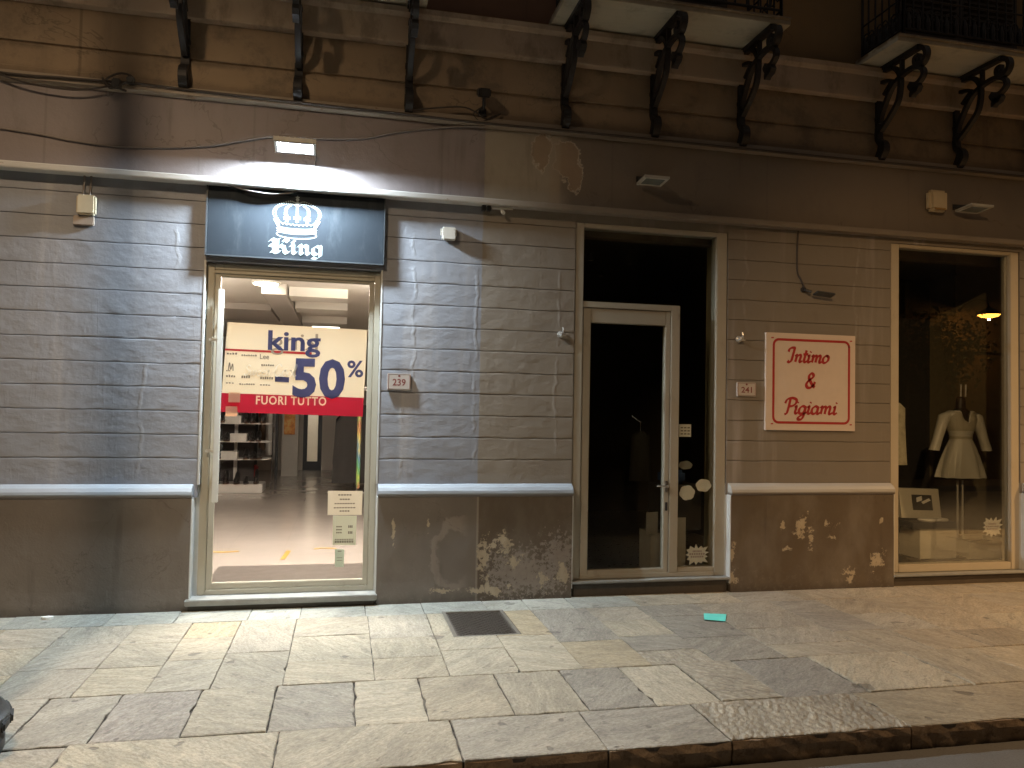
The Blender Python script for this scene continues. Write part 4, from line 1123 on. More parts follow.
panel_lamp(-.45, 1.3, .6, panel_hi, 'square hanging lamp just inside the lit shop door', 3.10)
panel_lamp(-2.6, 4.6, .7, panel_lo, 'square hanging lamp over the left side of the lit shop', 2.95)
panel_lamp(-.4, 9.6, .6, panel_lo, 'square hanging lamp near the far end of the lit shop', 3.349)
panel_lamp(-.6, 13.9, .5, emit('ceiling_panel_back', (1.0, .9, .76), 70.0), 'square lamp in the small room behind the dark back door', 2.899)
up_e = emit('uplight_glow', (1.0, .88, .74), 110.0)  # uplights added out of view to brighten the shop ceiling
for x, y, lab in ((-2.3, 2.7, 'added unseen trough lamp throwing light on the ceiling, left side of the lit shop'), (.70, 2.6, 'added unseen trough lamp throwing light on the ceiling, right side of the lit shop')):
    t = thing('added_trough_lamp', lab, 'lamp', (x, y, 2.95), 'added trough lamps in the lit shop')
    mb = MB(); mb.prism([(x - .10, 2.95), (x - .07, 2.88), (x + .07, 2.88), (x + .10, 2.95)], 'y', y - .9, y + .9); mb.build('trough', M['white'], t)
    mb = MB(); mb.box(x - .07, x + .07, y - .85, y + .85, 2.951, 2.962); mb.build('tube', up_e, t)
    for dy in (-.7, .7): mb = MB(); mb.tube([(x + .085, y + dy, 2.94), (x + .085, y + dy, 3.352)], .004, 5); mb.build('hanging_rod', M['chrome'], t)
t = thing('ceiling_lamp', 'round glowing ceiling lamp near the left top of the lit shop door', 'ceiling lamp', (-1.05, 4.1, 3.2), 'ceiling lamps in the lit shop')
mb = MB(); mb.lathe([(.17, 0), (.19, -.01), (.19, -.035), (.165, -.04), (.165, -.02)], (-1.05, 3.85, 3.349), 28); mb.build('rim', M['white'], t, smooth=True)
mb = MB(); mb.lathe([(.16, -.022), (.155, -.05), (.10, -.06), (.02, -.062)], (-1.05, 3.85, 3.349), 28); mb.build('diffuser', disc_e, t, smooth=True)

# shoe shelf
t = thing('shoe_shelf', 'white display shelf stacked with black shoes and white boxes inside the lit shop', 'shelf', (-2.1, 8.1, FZ))
shw = plain('shelf_white', (.62, .58, .53), .5)
mb = MB(); mb.box(-3.0, -1.40, 7.85, 8.45, FZ, .27, .01); mb.build('plinth', shw, t)
for z in (.72, 1.04, 1.37, 1.70):
    mb = MB(); mb.box(-3.0, -1.30, 7.9, 8.4, z - .02, z, .003); mb.build('shelf', shw, t)
for x in (-2.95, -1.95):
    mb = MB(); mb.box(x - .03, x + .03, 8.40, 8.45, .27, 1.95, .003); mb.build('upright', shw, t)
mb = MB(); mb.box(-3.0, -1.62, 8.452, 8.48, .2, 1.95); mb.build('back_panel', plain('shelf_back', (.035, .028, .025), .8), t)
def shoe_mesh():
    mb = MB(); rings = []
    for y, w, h in ((0, .030, .10), (.04, .038, .115), (.10, .036, .085), (.16, .040, .06), (.22, .043, .05), (.265, .034, .04), (.285, .012, .028)):
        ring_ = []
        for k in range(10):
            a = 2 * pi * k / 10; ring_.append((w * cos(a), -y, .015 + h / 2 + h / 2 * sin(a)))
        rings.append(ring_)
    mb.loft(rings); return mb
blk = plain('shoe_leather', (.018, .016, .015), .35); blk2 = plain('shoe_brown', (.07, .035, .02), .45)
places = [(x_ + U(-.02, .02), z_) for z_, xl in ((.72, (-2.9, -2.75, -2.3, -2.18, -1.72, -1.60, -1.47)), (1.04, (-2.85, -2.7, -2.55, -2.2, -2.06, -1.62, -1.5)), (1.37, (-2.9, -2.75, -2.25, -2.13, -1.72, -1.60, -1.45)), (.27, (-2.8, -2.6, -2.4, -2.2, -2.05, -1.85, -1.70, -1.52))) for x_ in xl]
root = None
names = ['lowest', 'second', 'third']
for i, (x, z) in enumerate(places):
    lab = {.27: 'dark shoe standing on the white plinth of the shoe shelf', .72: 'dark shoe on the lower board of the shoe shelf', 1.04: 'dark shoe on the middle board of the shoe shelf', 1.37: 'dark shoe on the upper board of the shoe shelf'}[z]
    if root is None:
        root = thing('shoe', lab, 'shoe', (x, 8.1, z), 'shoes on the white shelf')
        mb = shoe_mesh(); bmesh.ops.translate(mb.bm, vec=Vector((x, 8.1, z)), verts=mb.bm.verts); mb.build('upper', blk, root, smooth=True)
        mb = MB(); mb.loft([[(x + .045 * cos(a), 8.1 - .14 + .155 * sin(a), z + h) for a in [k * pi / 6 for k in range(12)]] for h in (.001, .018)]); mb.build('sole', blk2, root)
    else:
        sh_ = dup(root, (x, 8.1, z), lab); sh_.scale = (U(1.0, 1.3), U(.95, 1.1), U(1.0, 2.1))
boxm = plain('shoe_box_card', (.60, .57, .52), .6)
root = None
for i, (x, z, lab) in enumerate([(-2.0, .72, 'white shoe box on the lower board of the shoe shelf'), (-1.85, 1.04, 'white shoe box on the middle board of the shoe shelf'), (-1.95, 1.37, 'white shoe box on the upper board of the shoe shelf'), (-2.5, .72, 'white shoe box at the left end of the lower shelf board'), (-2.45, 1.37, 'white shoe box at the left end of the upper shelf board')]):
    if root is None:
        root = thing('shoe_box', lab, 'box', (x, 8.0, z), 'white shoe boxes on the shelf')
        mb = MB(); mb.box(x - .14, x + .14, 7.92, 8.12, z + .001, z + .10, .003); mb.build('body', boxm, root)
        mb = MB(); mb.box(x - .145, x + .145, 7.915, 8.125, z + .10, z + .135, .003); mb.build('lid', boxm, root)
    else: dup(root, (x, 8.0, z), lab)
# pale wall panel with bags
t = thing('display_panel', 'grey display panel hung with small accessories beside the white shoe shelf', 'display panel', (-1.7, 10.6, FZ))
mb = MB(); mb.box(-2.35, -1.42, 10.6, 10.66, .55, 2.3, .004); mb.build('board', plain('panel_grey', (.33, .31, .28), .6, var=.3, scale=9), t)
mb = MB(); mb.box(-1.42, -1.37, 10.55, 10.7, FZ, 2.3); mb.box(-2.40, -2.35, 10.55, 10.7, FZ, 2.3); mb.build('post', M['black'], t)
acc = [plain('acc_%s' % n, c, .6) for n, c in (('red', (.42, .03, .03)), ('grey', (.30, .28, .26)), ('white', (.6, .58, .55)), ('brown', (.13, .07, .04)))]
for i in range(16):
    x = -2.16 + (i % 4) * .20 + U(-.03, .03); z = .75 + (i // 4) * .34 + U(-.03, .03)
    mb = MB(); mb.box(x, x + U(.07, .15), 10.53, 10.595, z, z + U(.1, .2), .015); mb.tube([(x + .04, 10.56, z + .15), (x + .06, 10.56, z + .26), (x + .08, 10.56, z + .15)], .006, 5)
    mb.build('accessory', acc[0] if i in (14, 10, 15) else random.choice(acc[1:]), t)
mb = MB(); mb.box(-2.1, -1.75, 10.2, 10.58, FZ, .42, .03); tag(mb.build('red_bag', acc[0], loc=(-1.9, 10.4, FZ)), 'red bag on the floor beside the white shoe shelf', 'bag')
# orange poster on the column
t = thing('wall_poster', 'orange and yellow picture poster on the pale column inside the lit shop', 'poster', (-1.15, 11.29, 1.4))
def mat_orange():
    m = MT('orange_print'); n = m.noise(7, 5, .6)
    return m.fin(m.ramp(n, [(.3, (.35, .05, .01)), (.5, (.75, .30, .04)), (.68, (.85, .65, .25))]), .5)
mb = MB(); mb.box(-1.30, -1.06, 11.28, 11.295, 1.05, 1.72); mb.build('sheet', mat_orange(), t)
# rack of dark clothes
t = thing('clothes_rack', 'chrome clothes rack along the right wall of the lit shop', 'clothes rack', (.2, 9.0, FZ))
mb = MB(); mb.tube([(.27, 7.6, 1.80), (.27, 10.6, 1.80)], .015, 8); mb.build('rail', M['chrome'], t)
for y in (7.6, 10.6):
    mb = MB(); mb.tube([(.27, y, FZ), (.27, y, 1.80)], .015, 8); mb.tube([(.05, y, FZ + .02), (.65, y, FZ + .02)], .015, 8); mb.build('stand', M['chrome'], t)
cl = [plain('cloth_black', (.004, .0035, .004), .9, spec=.0), plain('cloth_navy', (.012, .014, .028), .9, spec=.0), plain('cloth_wine', (.06, .012, .016), .9, spec=.0), plain('cloth_grey', (.05, .047, .045), .9, spec=.0)]
cn = ['black', 'navy', 'wine red', 'grey']
def garment(y, mi, wid, top, bot, x=.27):
    mb = MB(); rings = []
    for j in range(9):
        z = top + (bot - top) * j / 8; ring_ = []; w = wid * (.35 + .65 * min(1, j / 1.6)) if j < 2 else wid * (1 + .02 * j)
        for k in range(20):
            a = 2 * pi * k / 20; ring_.append((x + w / 2 * cos(a), y + (.045 + .018 * sin(a * 5 + y * 9) * min(1, j / 3)) * sin(a), z))
        rings.append(ring_)
    mb.loft(rings)
    t = thing('hanging_garment', '', 'garment', (x, y, top), 'clothes on the rack in the lit shop')
    mb.build('cloth', cl[mi], t, smooth=True)
    mb = MB(); mb.tube(catmull([(x, y, top - .02), (x, y, top + .05), (x + .02, y, top + .075), (x + .03, y, top + .05)], 4), .004, 5); mb.build('hanger_hook', M['chrome'], t)
    return t
pos_words = ['nearest the door', 'second from the door end', 'third from the door end', 'in the middle of the rack', 'just past the middle of the rack', 'third from the far end', 'second from the far end', 'at the far end']
for i in range(8):
    mi = [3, 0, 0, 2, 0, 1, 0, 0][i]
    g = garment(7.75 + i * .38, mi, .78, 1.74, .30 + .15 * (i % 3), .27); g['label'] = '%s garment hanging on the clothes rack, %s' % (cn[mi], pos_words[i])
# a second rack at the back left, garments facing the door
t = thing('clothes_rack', 'clothes rack of coloured garments between the shoe shelf and the pale column', 'clothes rack', (-1.7, 9.6, FZ))
mb = MB(); mb.tube([(-2.3, 9.6, 1.80), (-1.40, 9.6, 1.80)], .015, 8); mb.build('rail', M['chrome'], t)
for x in (-2.3, -1.40):
    mb = MB(); mb.tube([(x, 9.6, FZ), (x, 9.6, 1.80)], .015, 8); mb.tube([(x, 9.35, FZ + .02), (x, 9.85, FZ + .02)], .015, 8); mb.build('stand', M['chrome'], t)
cl2 = [plain('cloth_red', (.34, .03, .03), .9), plain('cloth_brown', (.10, .055, .03), .9), plain('cloth_beige', (.34, .28, .20), .9), plain('cloth_char', (.02, .019, .02), .9), plain('cloth_white', (.55, .52, .48), .9)]
for i, (mi, nm) in enumerate(((3, 'charcoal'), (0, 'red'), (2, 'beige'), (3, 'charcoal'), (1, 'brown'), (4, 'white'))):
    x = -2.18 + i * .145; bot = (.55, .75, .62, .5, .8, .7)[i]
    t = thing('hanging_garment', nm + ' garment on the back rack between shoe shelf and column, %s from the left' % ('first', 'second', 'third', 'fourth', 'fifth', 'last')[i], 'garment', (x, 9.6, 1.72), 'clothes on the back rack')
    mb = MB(); rings = []
    for j in range(8):
        z = 1.73 + (bot - 1.73) * j / 7; w = .06 * (.5 + .5 * min(1, j / 1.5)) ; dp = .21 * (.4 + .6 * min(1, j / 1.5))
        rings.append([(x + w * (1 + .25 * sin(4 * a + i)) * cos(a), 9.6 + dp * sin(a), z) for a in [k * pi / 9 for k in range(18)]])
    mb.loft(rings); mb.build('cloth', cl2[mi], t, smooth=True)
    mb = MB(); mb.tube([(x, 9.6, 1.71), (x, 9.6, 1.80), (x, 9.62, 1.82)], .004, 5); mb.build('hanger_hook', M['chrome'], t)
# bright towels by the right wall
def mat_towel(pal):
    m = MT('beach_towel_print'); X, Y, Z = m.xyz()
    f = m.ma('FRACT', m.ma('ADD', m.ma('MULTIPLY', Z, 1.1), m.ma('MULTIPLY', m.noise(5, 3), .7)))
    return m.fin(m.ramp(f, [(i / (len(pal) - 1), c) for i, c in enumerate(pal)]), .8)
pal1 = [(.22, .26, .03), (.05, .17, .06), (.04, .10, .15), (.28, .24, .06), (.20, .07, .03), (.12, .22, .05)]
pal2 = [(.25, .16, .30), (.05, .14, .2), (.24, .05, .05), (.05, .07, .16), (.26, .2, .06), (.2, .12, .24)]
for y, pal, lab in ((5.2, pal2, 'purple and blue printed beach towel hanging farther inside the lit shop'), (3.9, pal1, 'green and yellow printed beach towel hanging nearest the lit door')):
    x = .235 if y > 5 else .205
    mb = MB(); rings = []
    n = 14
    front = [(x + .012 * sin(k * 1.3), y - .25 + .5 * k / n) for k in range(n + 1)]
    prof = front + [(a + .02, b) for a, b in front[::-1]]
    mb.loft([[(a, b, z) for a, b in prof] for z in (.62, 1.2, 1.95)])
    tag(mb.build('beach_towel', mat_towel(pal), smooth=False, loc=(x, y, 1.95)), lab, 'towel')
    mb = MB(); mb.tube([(x + .01, y - .3, 1.965), (x + .01, y + .3, 1.965)], .012, 8); mb.tube([(x + .01, y, 1.965), (1.0, y, 1.965)], .012, 8)
    tag(mb.build('towel_rail', M['chrome'], loc=(x, y, 1.965)), 'chrome rail holding the %s beach towel' % lab.split(' printed')[0], 'rail')
# yellow floor tape
yel = plain('yellow_tape', (.30, .185, .03), .6)
for pts, lab in (([(-1.36, 2.02), (-1.22, 1.97), (-1.06, 2.02), (-1.08, 2.08), (-1.22, 2.04), (-1.34, 2.08)], 'curved yellow floor tape mark at the left inside the shop door'),
                 ([(-.60, 1.52), (-.55, 1.52), (-.52, 2.02), (-.57, 2.02)], 'straight yellow floor tape mark in the middle inside the shop door'),
                 ([(-.28, 2.07), (-.19, 2.12), (-.04, 2.07), (-.04, 2.12), (-.18, 2.18), (-.28, 2.13)], 'yellow arrow floor mark at the right inside the shop door')):
    mb = MB(); mb.prism([(a, b) for a, b in pts], 'z', FZ + .001, FZ + .003)
    tag(mb.build('floor_marking', yel, loc=(pts[0][0], pts[0][1], FZ)), lab, 'floor marking', 'yellow tape marks on the shop floor')

# sale poster behind the glass
def mat_paper(name, col, tr=.6):
    m = MT(name); d = m.b; m.put(d.inputs['Base Color'], m.mul(col, m.ma('ADD', .92, m.ma('MULTIPLY', m.noise(4, 4), .16)))); d.inputs['Roughness'].default_value = .55
    t_ = m.n('ShaderNodeBsdfTranslucent'); m.put(t_.inputs[0], col); mx = m.n('ShaderNodeMixShader'); mx.inputs[0].default_value = tr
    m.L(d.outputs[0], mx.inputs[1]); m.L(t_.outputs[0], mx.inputs[2]); m.L(mx.outputs[0], m.o.inputs[0]); return m.m
t = thing('sale_poster', 'beige sale poster with big blue 50% over a red FUORI TUTTO band behind the glass', 'poster', (-.42, .175, 1.62))
PY_ = .1745
mb = MB(); q = [(-.992, 2.408), (.190, 2.388), (.1725, 1.783), (-1.022, 1.798)]
mb.loft([[(x, PY_, z) for x, z in q], [(x, PY_ + .001, z) for x, z in q]]); mb.build('sheet', mat_paper('poster_paper', (.88, .81, .68)), t)
mb = MB(); q = [(-1.022, 1.797), (.1725, 1.782), (.1675, 1.615), (-1.032, 1.636)]
mb.loft([[(x, PY_, z) for x, z in q], [(x, PY_ + .001, z) for x, z in q]]); band = mb.build('red_band', mat_paper('poster_red', (.42, .045, .085), .6), t)
def text_solid(txt, box, y0, y1, bold):
    mb = MB(); text_faces(mb, txt, box, y0, bold, space=1.12); bmesh.ops.remove_doubles(mb.bm, verts=mb.bm.verts, dist=1e-5)
    r = bmesh.ops.extrude_face_region(mb.bm, geom=list(mb.bm.faces))
    bmesh.ops.translate(mb.bm, vec=(0, y1 - y0, 0), verts=[v for v in r['geom'] if isinstance(v, bmesh.types.BMVert)])
    return mb
TB = (-.740, -.150, 1.706, 1.782)
cutter = text_solid('FUORI TUTTO', TB, PY_ - .01, PY_ + .01, .02).build('cutter', None, t)
bmod = band.modifiers.new('cut', 'BOOLEAN'); bmod.operation = 'DIFFERENCE'; bmod.object = cutter; bmod.solver = 'EXACT'
dg_ = bpy.context.evaluated_depsgraph_get(); me_ = bpy.data.meshes.new_from_object(band.evaluated_get(dg_))
band.modifiers.clear(); band.data = me_; bpy.data.objects.remove(cutter)
text_solid('FUORI TUTTO', TB, PY_ + .0002, PY_ + .0008, .02).build('band_lettering', mat_paper('poster_cream', (.80, .70, .56), .6), t)
blue = mat_paper('poster_blue', (.065, .07, .18), .35); grey = plain('poster_grey', (.20, .17, .14), .6); tan = plain('poster_tan', (.40, .32, .24), .6)
ty = PY_ - .002
mb = MB(); text_faces(mb, '5', (-.440, -.240, 1.772, 2.116), ty - .0012, .035); text_faces(mb, '0', (-.218, .006, 1.766, 2.118), ty - .0012, .035); text_faces(mb, '%', (.022, .163, 1.962, 2.112), ty, .02)
mb.face([(-.588, ty, 1.906), (-.588, ty, 1.952), (-.470, ty, 1.948), (-.470, ty, 1.902)]); mb.build('numerals', blue, t, recalc=False)
mb = MB(); text_faces(mb, 'king', (-.655, -.212, 2.125, 2.352), ty - .0006, .022); mb.build('title', blue, t, recalc=False)
mb = MB(); text_faces(mb, 'king', (-.630, -.235, 2.14, 2.335), ty - .0002, .0, flip=True); mb.build('title_ghost', tan, t, recalc=False)
mb = MB(); mb.face([(-1.008, ty, 2.163), (-.285, ty, 2.150), (-.285, ty, 2.172), (-1.006, ty, 2.180)]); mb.build('underline', plain('poster_line_red', (.5, .03, .03), .5), t, recalc=False)
mb = MB(); text_faces(mb, 'Lee', (-.718, -.642, 2.098, 2.143), ty, .01)
for x0, x1, z, h in ((-.99, -.90, 2.13, .016), (-.87, -.74, 2.12, .014), (-.705, -.595, 2.04, .014), (-.99, -.955, 1.985, .010), (-.99, -.91, 1.935, .018), (-.865, -.79, 1.93, .022), (-.71, -.60, 1.925, .022), (-.99, -.92, 1.88, .012), (-.88, -.75, 1.872, .012), (-.71, -.62, 1.87, .010)):
    n = max(3, int((x1 - x0) / .018))
    for k in range(n):
        a = x0 + (x1 - x0) * k / n; mb.face([(a, ty, z), (a + (x1 - x0) / n * .7, ty, z), (a + (x1 - x0) / n * .7, ty, z + h * U(.7, 1.2)), (a, ty, z + h * U(.7, 1.2))])
LAY[0] = 0
stroke(mb, [(-.975, 1.99), (-.965, 2.06), (-.955, 2.0), (-.94, 2.05), (-.935, 1.99)], ty, .008)
mb.build('small_print', grey, t, recalc=False)
mb = MB(); LAY[0] = 0
lettering(mb, 'Swees', SCRIPT, (-.845, -.62, 1.955, 2.045), ty - .001, .014, radians(35), .15)
lettering(mb, 'Cool', SCRIPT, (-.60, -.40, 1.955, 2.06), ty - .0045, .014, radians(35), .15)
mb.build('white_script', mat_paper('poster_white', (.97, .96, .93), .9), t, recalc=False)

def notice(x0, x1, z0, z1, col, label, lines, y=.1705):
    t = thing('paper_notice', label, 'notice', ((x0 + x1) / 2, y, z0), 'paper notices on the lit door')
    mb = MB(); q = [(x0, z1), (x1, z1 - .004), (x1 - .003, z0), (x0 + .002, z0 + .002)]
    mb.loft([[(x, y, z) for x, z in q], [(x, y + .0008, z) for x, z in q]]); mb.build('sheet', mat_paper('notice_paper', tuple(min(.9, 1.55 * v_) for v_ in col), .6), t)
    mb = MB()
    for zf, a, b, h in lines:
        n = max(3, int((b - a) * 14))
        for k in range(n):
            u0 = x0 + (x1 - x0) * (a + (b - a) * k / n); u1 = u0 + (x1 - x0) * (b - a) / n * .75; z = z0 + (z1 - z0) * zf
            mb.face([(u0, y - .0008, z), (u1, y - .0008, z), (u1, y - .0008, z + h), (u0, y - .0008, z + h)])
    mb.build('print', grey, t, recalc=False)
notice(-.115, .183, .748, .962, (.56, .53, .47), 'wide white paper notice, topmost of three on the lit door', [(.8, .3, .7, .012), (.62, .35, .65, .012), (.45, .2, .8, .010), (.28, .18, .82, .010), (.14, .35, .65, .012)])
notice(-.066, .138, .485, .746, (.47, .47, .41), 'tall grey paper notice below the wide one on the lit door', [(.6, .15, .4, .012), (.5, .15, .4, .012), (.4, .15, .4, .012), (.58, .65, .85, .022), (.38, .65, .85, .022), (.08, .1, .9, .02), (.18, .1, .9, .008)])
notice(-.042, .040, .295, .452, (.40, .43, .38), 'small greenish paper notice, lowest of three on the lit door', [(.85, .3, .7, .01), (.5, .2, .8, .006), (.35, .2, .8, .006)])
for i, (x0, z0, lab) in enumerate(((-.965, 1.72, 'small cream price tag, upper of two over the red poster band'), (-.985, 1.60, 'small cream price tag, lower of two at the edge of the red band'))):
    mb = MB(); mb.box(x0, x0 + .095, .1668, .1675, z0, z0 + .085)
    tag(mb.build('price_tag', mat_paper('tag_cream', (.85, .62, .45), .6), loc=(x0, .167, z0)), lab, 'price tag')

# ---------------------------------------------------------------- shop 2 interior
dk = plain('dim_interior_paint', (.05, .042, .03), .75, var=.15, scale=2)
olive = plain('olive_interior_paint', (.36, .30, .17), .7, var=.15, scale=2)
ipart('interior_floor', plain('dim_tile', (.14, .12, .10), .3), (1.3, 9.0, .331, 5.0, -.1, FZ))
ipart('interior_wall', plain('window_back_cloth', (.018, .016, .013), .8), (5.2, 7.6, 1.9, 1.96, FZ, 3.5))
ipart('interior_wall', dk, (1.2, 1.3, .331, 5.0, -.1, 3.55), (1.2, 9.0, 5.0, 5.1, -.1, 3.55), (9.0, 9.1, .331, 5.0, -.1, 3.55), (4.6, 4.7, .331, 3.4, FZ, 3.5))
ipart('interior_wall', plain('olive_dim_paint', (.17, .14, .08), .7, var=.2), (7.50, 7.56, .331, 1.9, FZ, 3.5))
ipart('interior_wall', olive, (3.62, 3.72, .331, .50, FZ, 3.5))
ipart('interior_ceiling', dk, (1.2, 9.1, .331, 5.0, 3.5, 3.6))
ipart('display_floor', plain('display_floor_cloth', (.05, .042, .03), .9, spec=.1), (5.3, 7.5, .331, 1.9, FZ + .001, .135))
for i, (x, y) in enumerate([(2.75, 1.2), (3.15, 1.25), (2.5, 2.1), (2.95, 2.0), (3.3, 2.7), (2.75, 2.8)]):
    pass
paper = plain('sticker_white', (.76, .73, .67), .6)
def starburst(xc, zc, rx, rz, label, n=13, seed=1):
    rs = random.Random(seed)
    t = thing('star_sticker', label, 'sticker', (xc, .128, zc), 'star shaped price stickers')
    mb = MB(); pts = []
    for k in range(2 * n):
        a = 2 * pi * k / (2 * n); r = (1.0 if k % 2 else .68) * rs.uniform(.88, 1.08)
        c_, s_ = cos(a), sin(a); m_ = max(abs(c_), abs(s_)); sq = 1 / (m_ ** .6)
        pts.append((xc + rx * r * c_ * sq * .92, zc + rz * r * s_ * sq * .92))
    mb.prism(pts, 'y', .1265, .1275); mb.build('sheet', paper, t)
    mb = MB()
    for k, (a, b) in enumerate(((-.35, .35), (-.6, .6), (-.5, .5))):
        z = zc + rz * (.22 - .24 * k); m_ = 7
        for j in range(m_):
            u = xc + rx * (a + (b - a) * j / m_); mb.face([(u, .1262, z), (u + rx * (b - a) / m_ * .7, .1262, z), (u + rx * (b - a) / m_ * .7, .1262, z + .018), (u, .1262, z + .018)])
    mb.build('print', plain('print_pink', (.40, .30, .30), .6), t, recalc=False)
starburst(3.368, .340, .138, .108, 'white star shaped sticker low on the dark door side pane', seed=3)
starburst(6.74, .558, .14, .115, 'white star shaped sticker low on the display window', seed=5)
def cloud(xc, zc, rx, rz, label, seed, mat=paper, y=.1270):
    rs = random.Random(seed); mb = MB(); pts = []
    for k in range(40):
        a = 2 * pi * k / 40; r = 1 + .10 * abs(sin(3.0 * a + seed)) - .06 + .03 * rs.random(); pts.append((xc + rx * r * cos(a), zc + rz * r * sin(a)))
    mb.prism(pts, 'y', y, y + .001)
    tag(mb.build('cloud_sticker', mat, loc=(xc, y, zc)), label, 'sticker', 'cloud shaped stickers on the dark door')
cloud(3.255, .935, .078, .070, 'white cloud sticker on the dark side pane, lower left of the pair', 1)
cloud(3.425, 1.005, .078, .060, 'white cloud sticker on the dark side pane, upper right of the pair', 2)
cloud(3.235, 1.20, .070, .040, 'dim grey cloud sticker on the dark side pane above the two white ones', 4, plain('sticker_grey', (.20, .19, .16), .7))
t = thing('opening_notice', 'small white paper card on the dark side pane beside the door lever', 'notice', (3.225, .127, 1.47))
mb = MB(); mb.box(3.165, 3.288, .1265, .1275, 1.474, 1.594); mb.build('sheet', paper, t)
mb = MB()
for k in range(3):
    for j in range(3): mb.face([(3.18 + j * .035, .1262, 1.495 + k * .03), (3.205 + j * .035, .1262, 1.495 + k * .03), (3.205 + j * .035, .1262, 1.507 + k * .03), (3.18 + j * .035, .1262, 1.507 + k * .03)])
mb.build('print', grey, t, recalc=False)
# things just inside the dark door
t = thing('cardboard_box', 'pale open cardboard box standing inside the dark door', 'box', (3.2, .55, FZ))
cb = plain('pale_card', (.38, .35, .29), .7)
mb = MB(); mb.box(3.02, 3.40, .45, .75, FZ + .001, .50, .003); mb.build('body', cb, t)
mb = MB(); mb.obox((3.03, .44, .60), (.07, .02, 0), (0, .002, 0), (.0, .0, .11)); mb.obox((3.30, .46, .57), (.10, 0, 0), (0, .002, 0), (.0, .0, .08)); mb.build('flap', cb, t)
t = thing('hanging_blouse', 'pale blouse hanging in the dark inside the right door', 'blouse', (3.10, .9, 1.5))
mb = MB(); mb.loft([[(3.08 + w * cos(a), .9 + .05 * sin(a), z) for a in [k * pi / 6 for k in range(12)]] for w, z in ((.03, 1.50), (.10, 1.46), (.11, 1.25), (.13, .98))]); mb.build('cloth', plain('blouse_cloth', (.05, .047, .035), .8), t, smooth=True)
mb = MB(); mb.tube([(3.08, .9, 1.49), (3.08, .9, 1.60), (2.98, .9, 1.66)], .008, 6); mb.build('hook', M['chrome'], t)
mb = MB(); mb.box(3.18, 3.42, .5, .7, .98, 1.12, .03); tag(mb.build('folded_cloth', plain('blue_cloth', (.03, .06, .14), .8), loc=(3.3, .6, .98)), 'folded dark blue cloth behind the cloud stickers', 'cloth')
mb = MB(); mb.box(3.15, 3.58, .48, .85, .52, .975, .01); tag(mb.build('side_stand', plain('dark_stand', (.03, .025, .02), .7), loc=(3.3, .6, .5)), 'low dark stand carrying the folded blue cloth inside the dark door', 'stand')
for i, (x, y, lab) in enumerate([(2.62, 1.3, 'tiny unlit ceiling spotlight in the dark shop, nearest above the left of the transom'), (3.1, 1.35, 'tiny unlit ceiling spotlight in the dark shop, above the right of the transom'), (2.55, 2.2, 'tiny unlit ceiling spotlight in the dark shop, farther back on the left'), (3.05, 2.2, 'tiny unlit ceiling spotlight in the dark shop, farther back on the right')]):
    t = thing('ceiling_spotlight', lab, 'spotlight', (x, y, 3.5), 'unlit ceiling spotlights')
    mb = MB(); mb.lathe([(.012, 0), (.012, -.05), (.032, -.06), (.036, -.13), (.028, -.13), (.022, -.09)], (x, y, 3.499), 12); mb.build('can', M['chrome'], t, smooth=True)
    mb = MB(); mb.lathe([(.024, -.10), (.02, -.12), (.004, -.122)], (x, y, 3.499), 10); mb.build('lens', M['white'], t, smooth=True)

# display window: mannequin, dresses, boxes
DF = .136
silk = plain('ivory_satin', (.60, .57, .48), .38, var=.12, scale=8); lace = plain('ivory_lace', (.42, .38, .28), .6, var=.4, scale=60)
t = thing('mannequin', 'black mannequin torso on two thin white legs in the display window', 'mannequin', (6.91, .72, DF))
mb = MB(); rings = []
for z, rx, ry in ((1.00, .15, .10), (1.15, .17, .115), (1.30, .145, .10), (1.45, .12, .085), (1.60, .145, .105), (1.72, .165, .09), (1.78, .12, .07), (1.82, .055, .05), (1.93, .048, .046), (1.955, .02, .02)):
    rings.append([(6.91 + rx * cos(a), .74 + ry * sin(a), z) for a in [k * pi / 10 for k in range(20)]])
mb.loft(rings); mb.build('torso', plain('mannequin_black', (.012, .012, .012), .45), t, smooth=True)
for x in (6.868, 6.935):
    mb = MB(); mb.tube([(x, .74, DF + .02), (x, .74, 1.02)], .011, 8); mb.build('leg', plain('leg_white', (.55, .52, .46), .5), t)
mb = MB(); mb.lathe([(.15, 0), (.15, .012), (.02, .022)], (6.90, .74, DF), 20); mb.build('base', M['black'], t)
mb = MB()
for x in (6.875, 6.94): mb.tube([(x, .70, 1.95), (x + .004, .70, 2.09)], .008, 6)
mb.build('neck_pin', plain('pin_white', (.6, .57, .5), .5), t)
d = thing('satin_nightdress', 'ivory satin nightdress with three quarter sleeves worn by the black mannequin', 'dress', (6.91, .72, 1.0))
mb = MB(); rings = []
NS = 48
def dring(z, rx, ry, fold, cx=6.905, cut=0):
    out = []
    for k in range(NS):
        a = 2 * pi * k / NS; f = 1 + fold * sin(a * 9 + 1.3) + fold * .5 * sin(a * 14)
        dz = 0
        fr = max(0, -sin(a))
        if cut: dz = -cut * fr * max(0, 1 - abs(cos(a)) * 2.4)
        out.append((cx + rx * f * cos(a), .735 + ry * f * sin(a), z + dz))
    return out
for z, rx, ry, fo, cut in ((1.03, .285, .18, .09, 0), (1.10, .27, .17, .08, 0), (1.25, .22, .15, .055, 0), (1.38, .165, .125, .035, 0), (1.455, .125, .105, .02, 0), (1.475, .118, .10, .005, 0), (1.50, .124, .106, .014, 0), (1.60, .155, .125, .014, 0), (1.70, .185, .118, .010, .05), (1.765, .205, .092, .004, .14), (1.79, .15, .085, .0, .22)):
    rings.append(dring(z, rx, ry, fo, cut=cut))
mb.loft(rings, close=False); mb.build('bodice_and_skirt', silk, d, smooth=True)
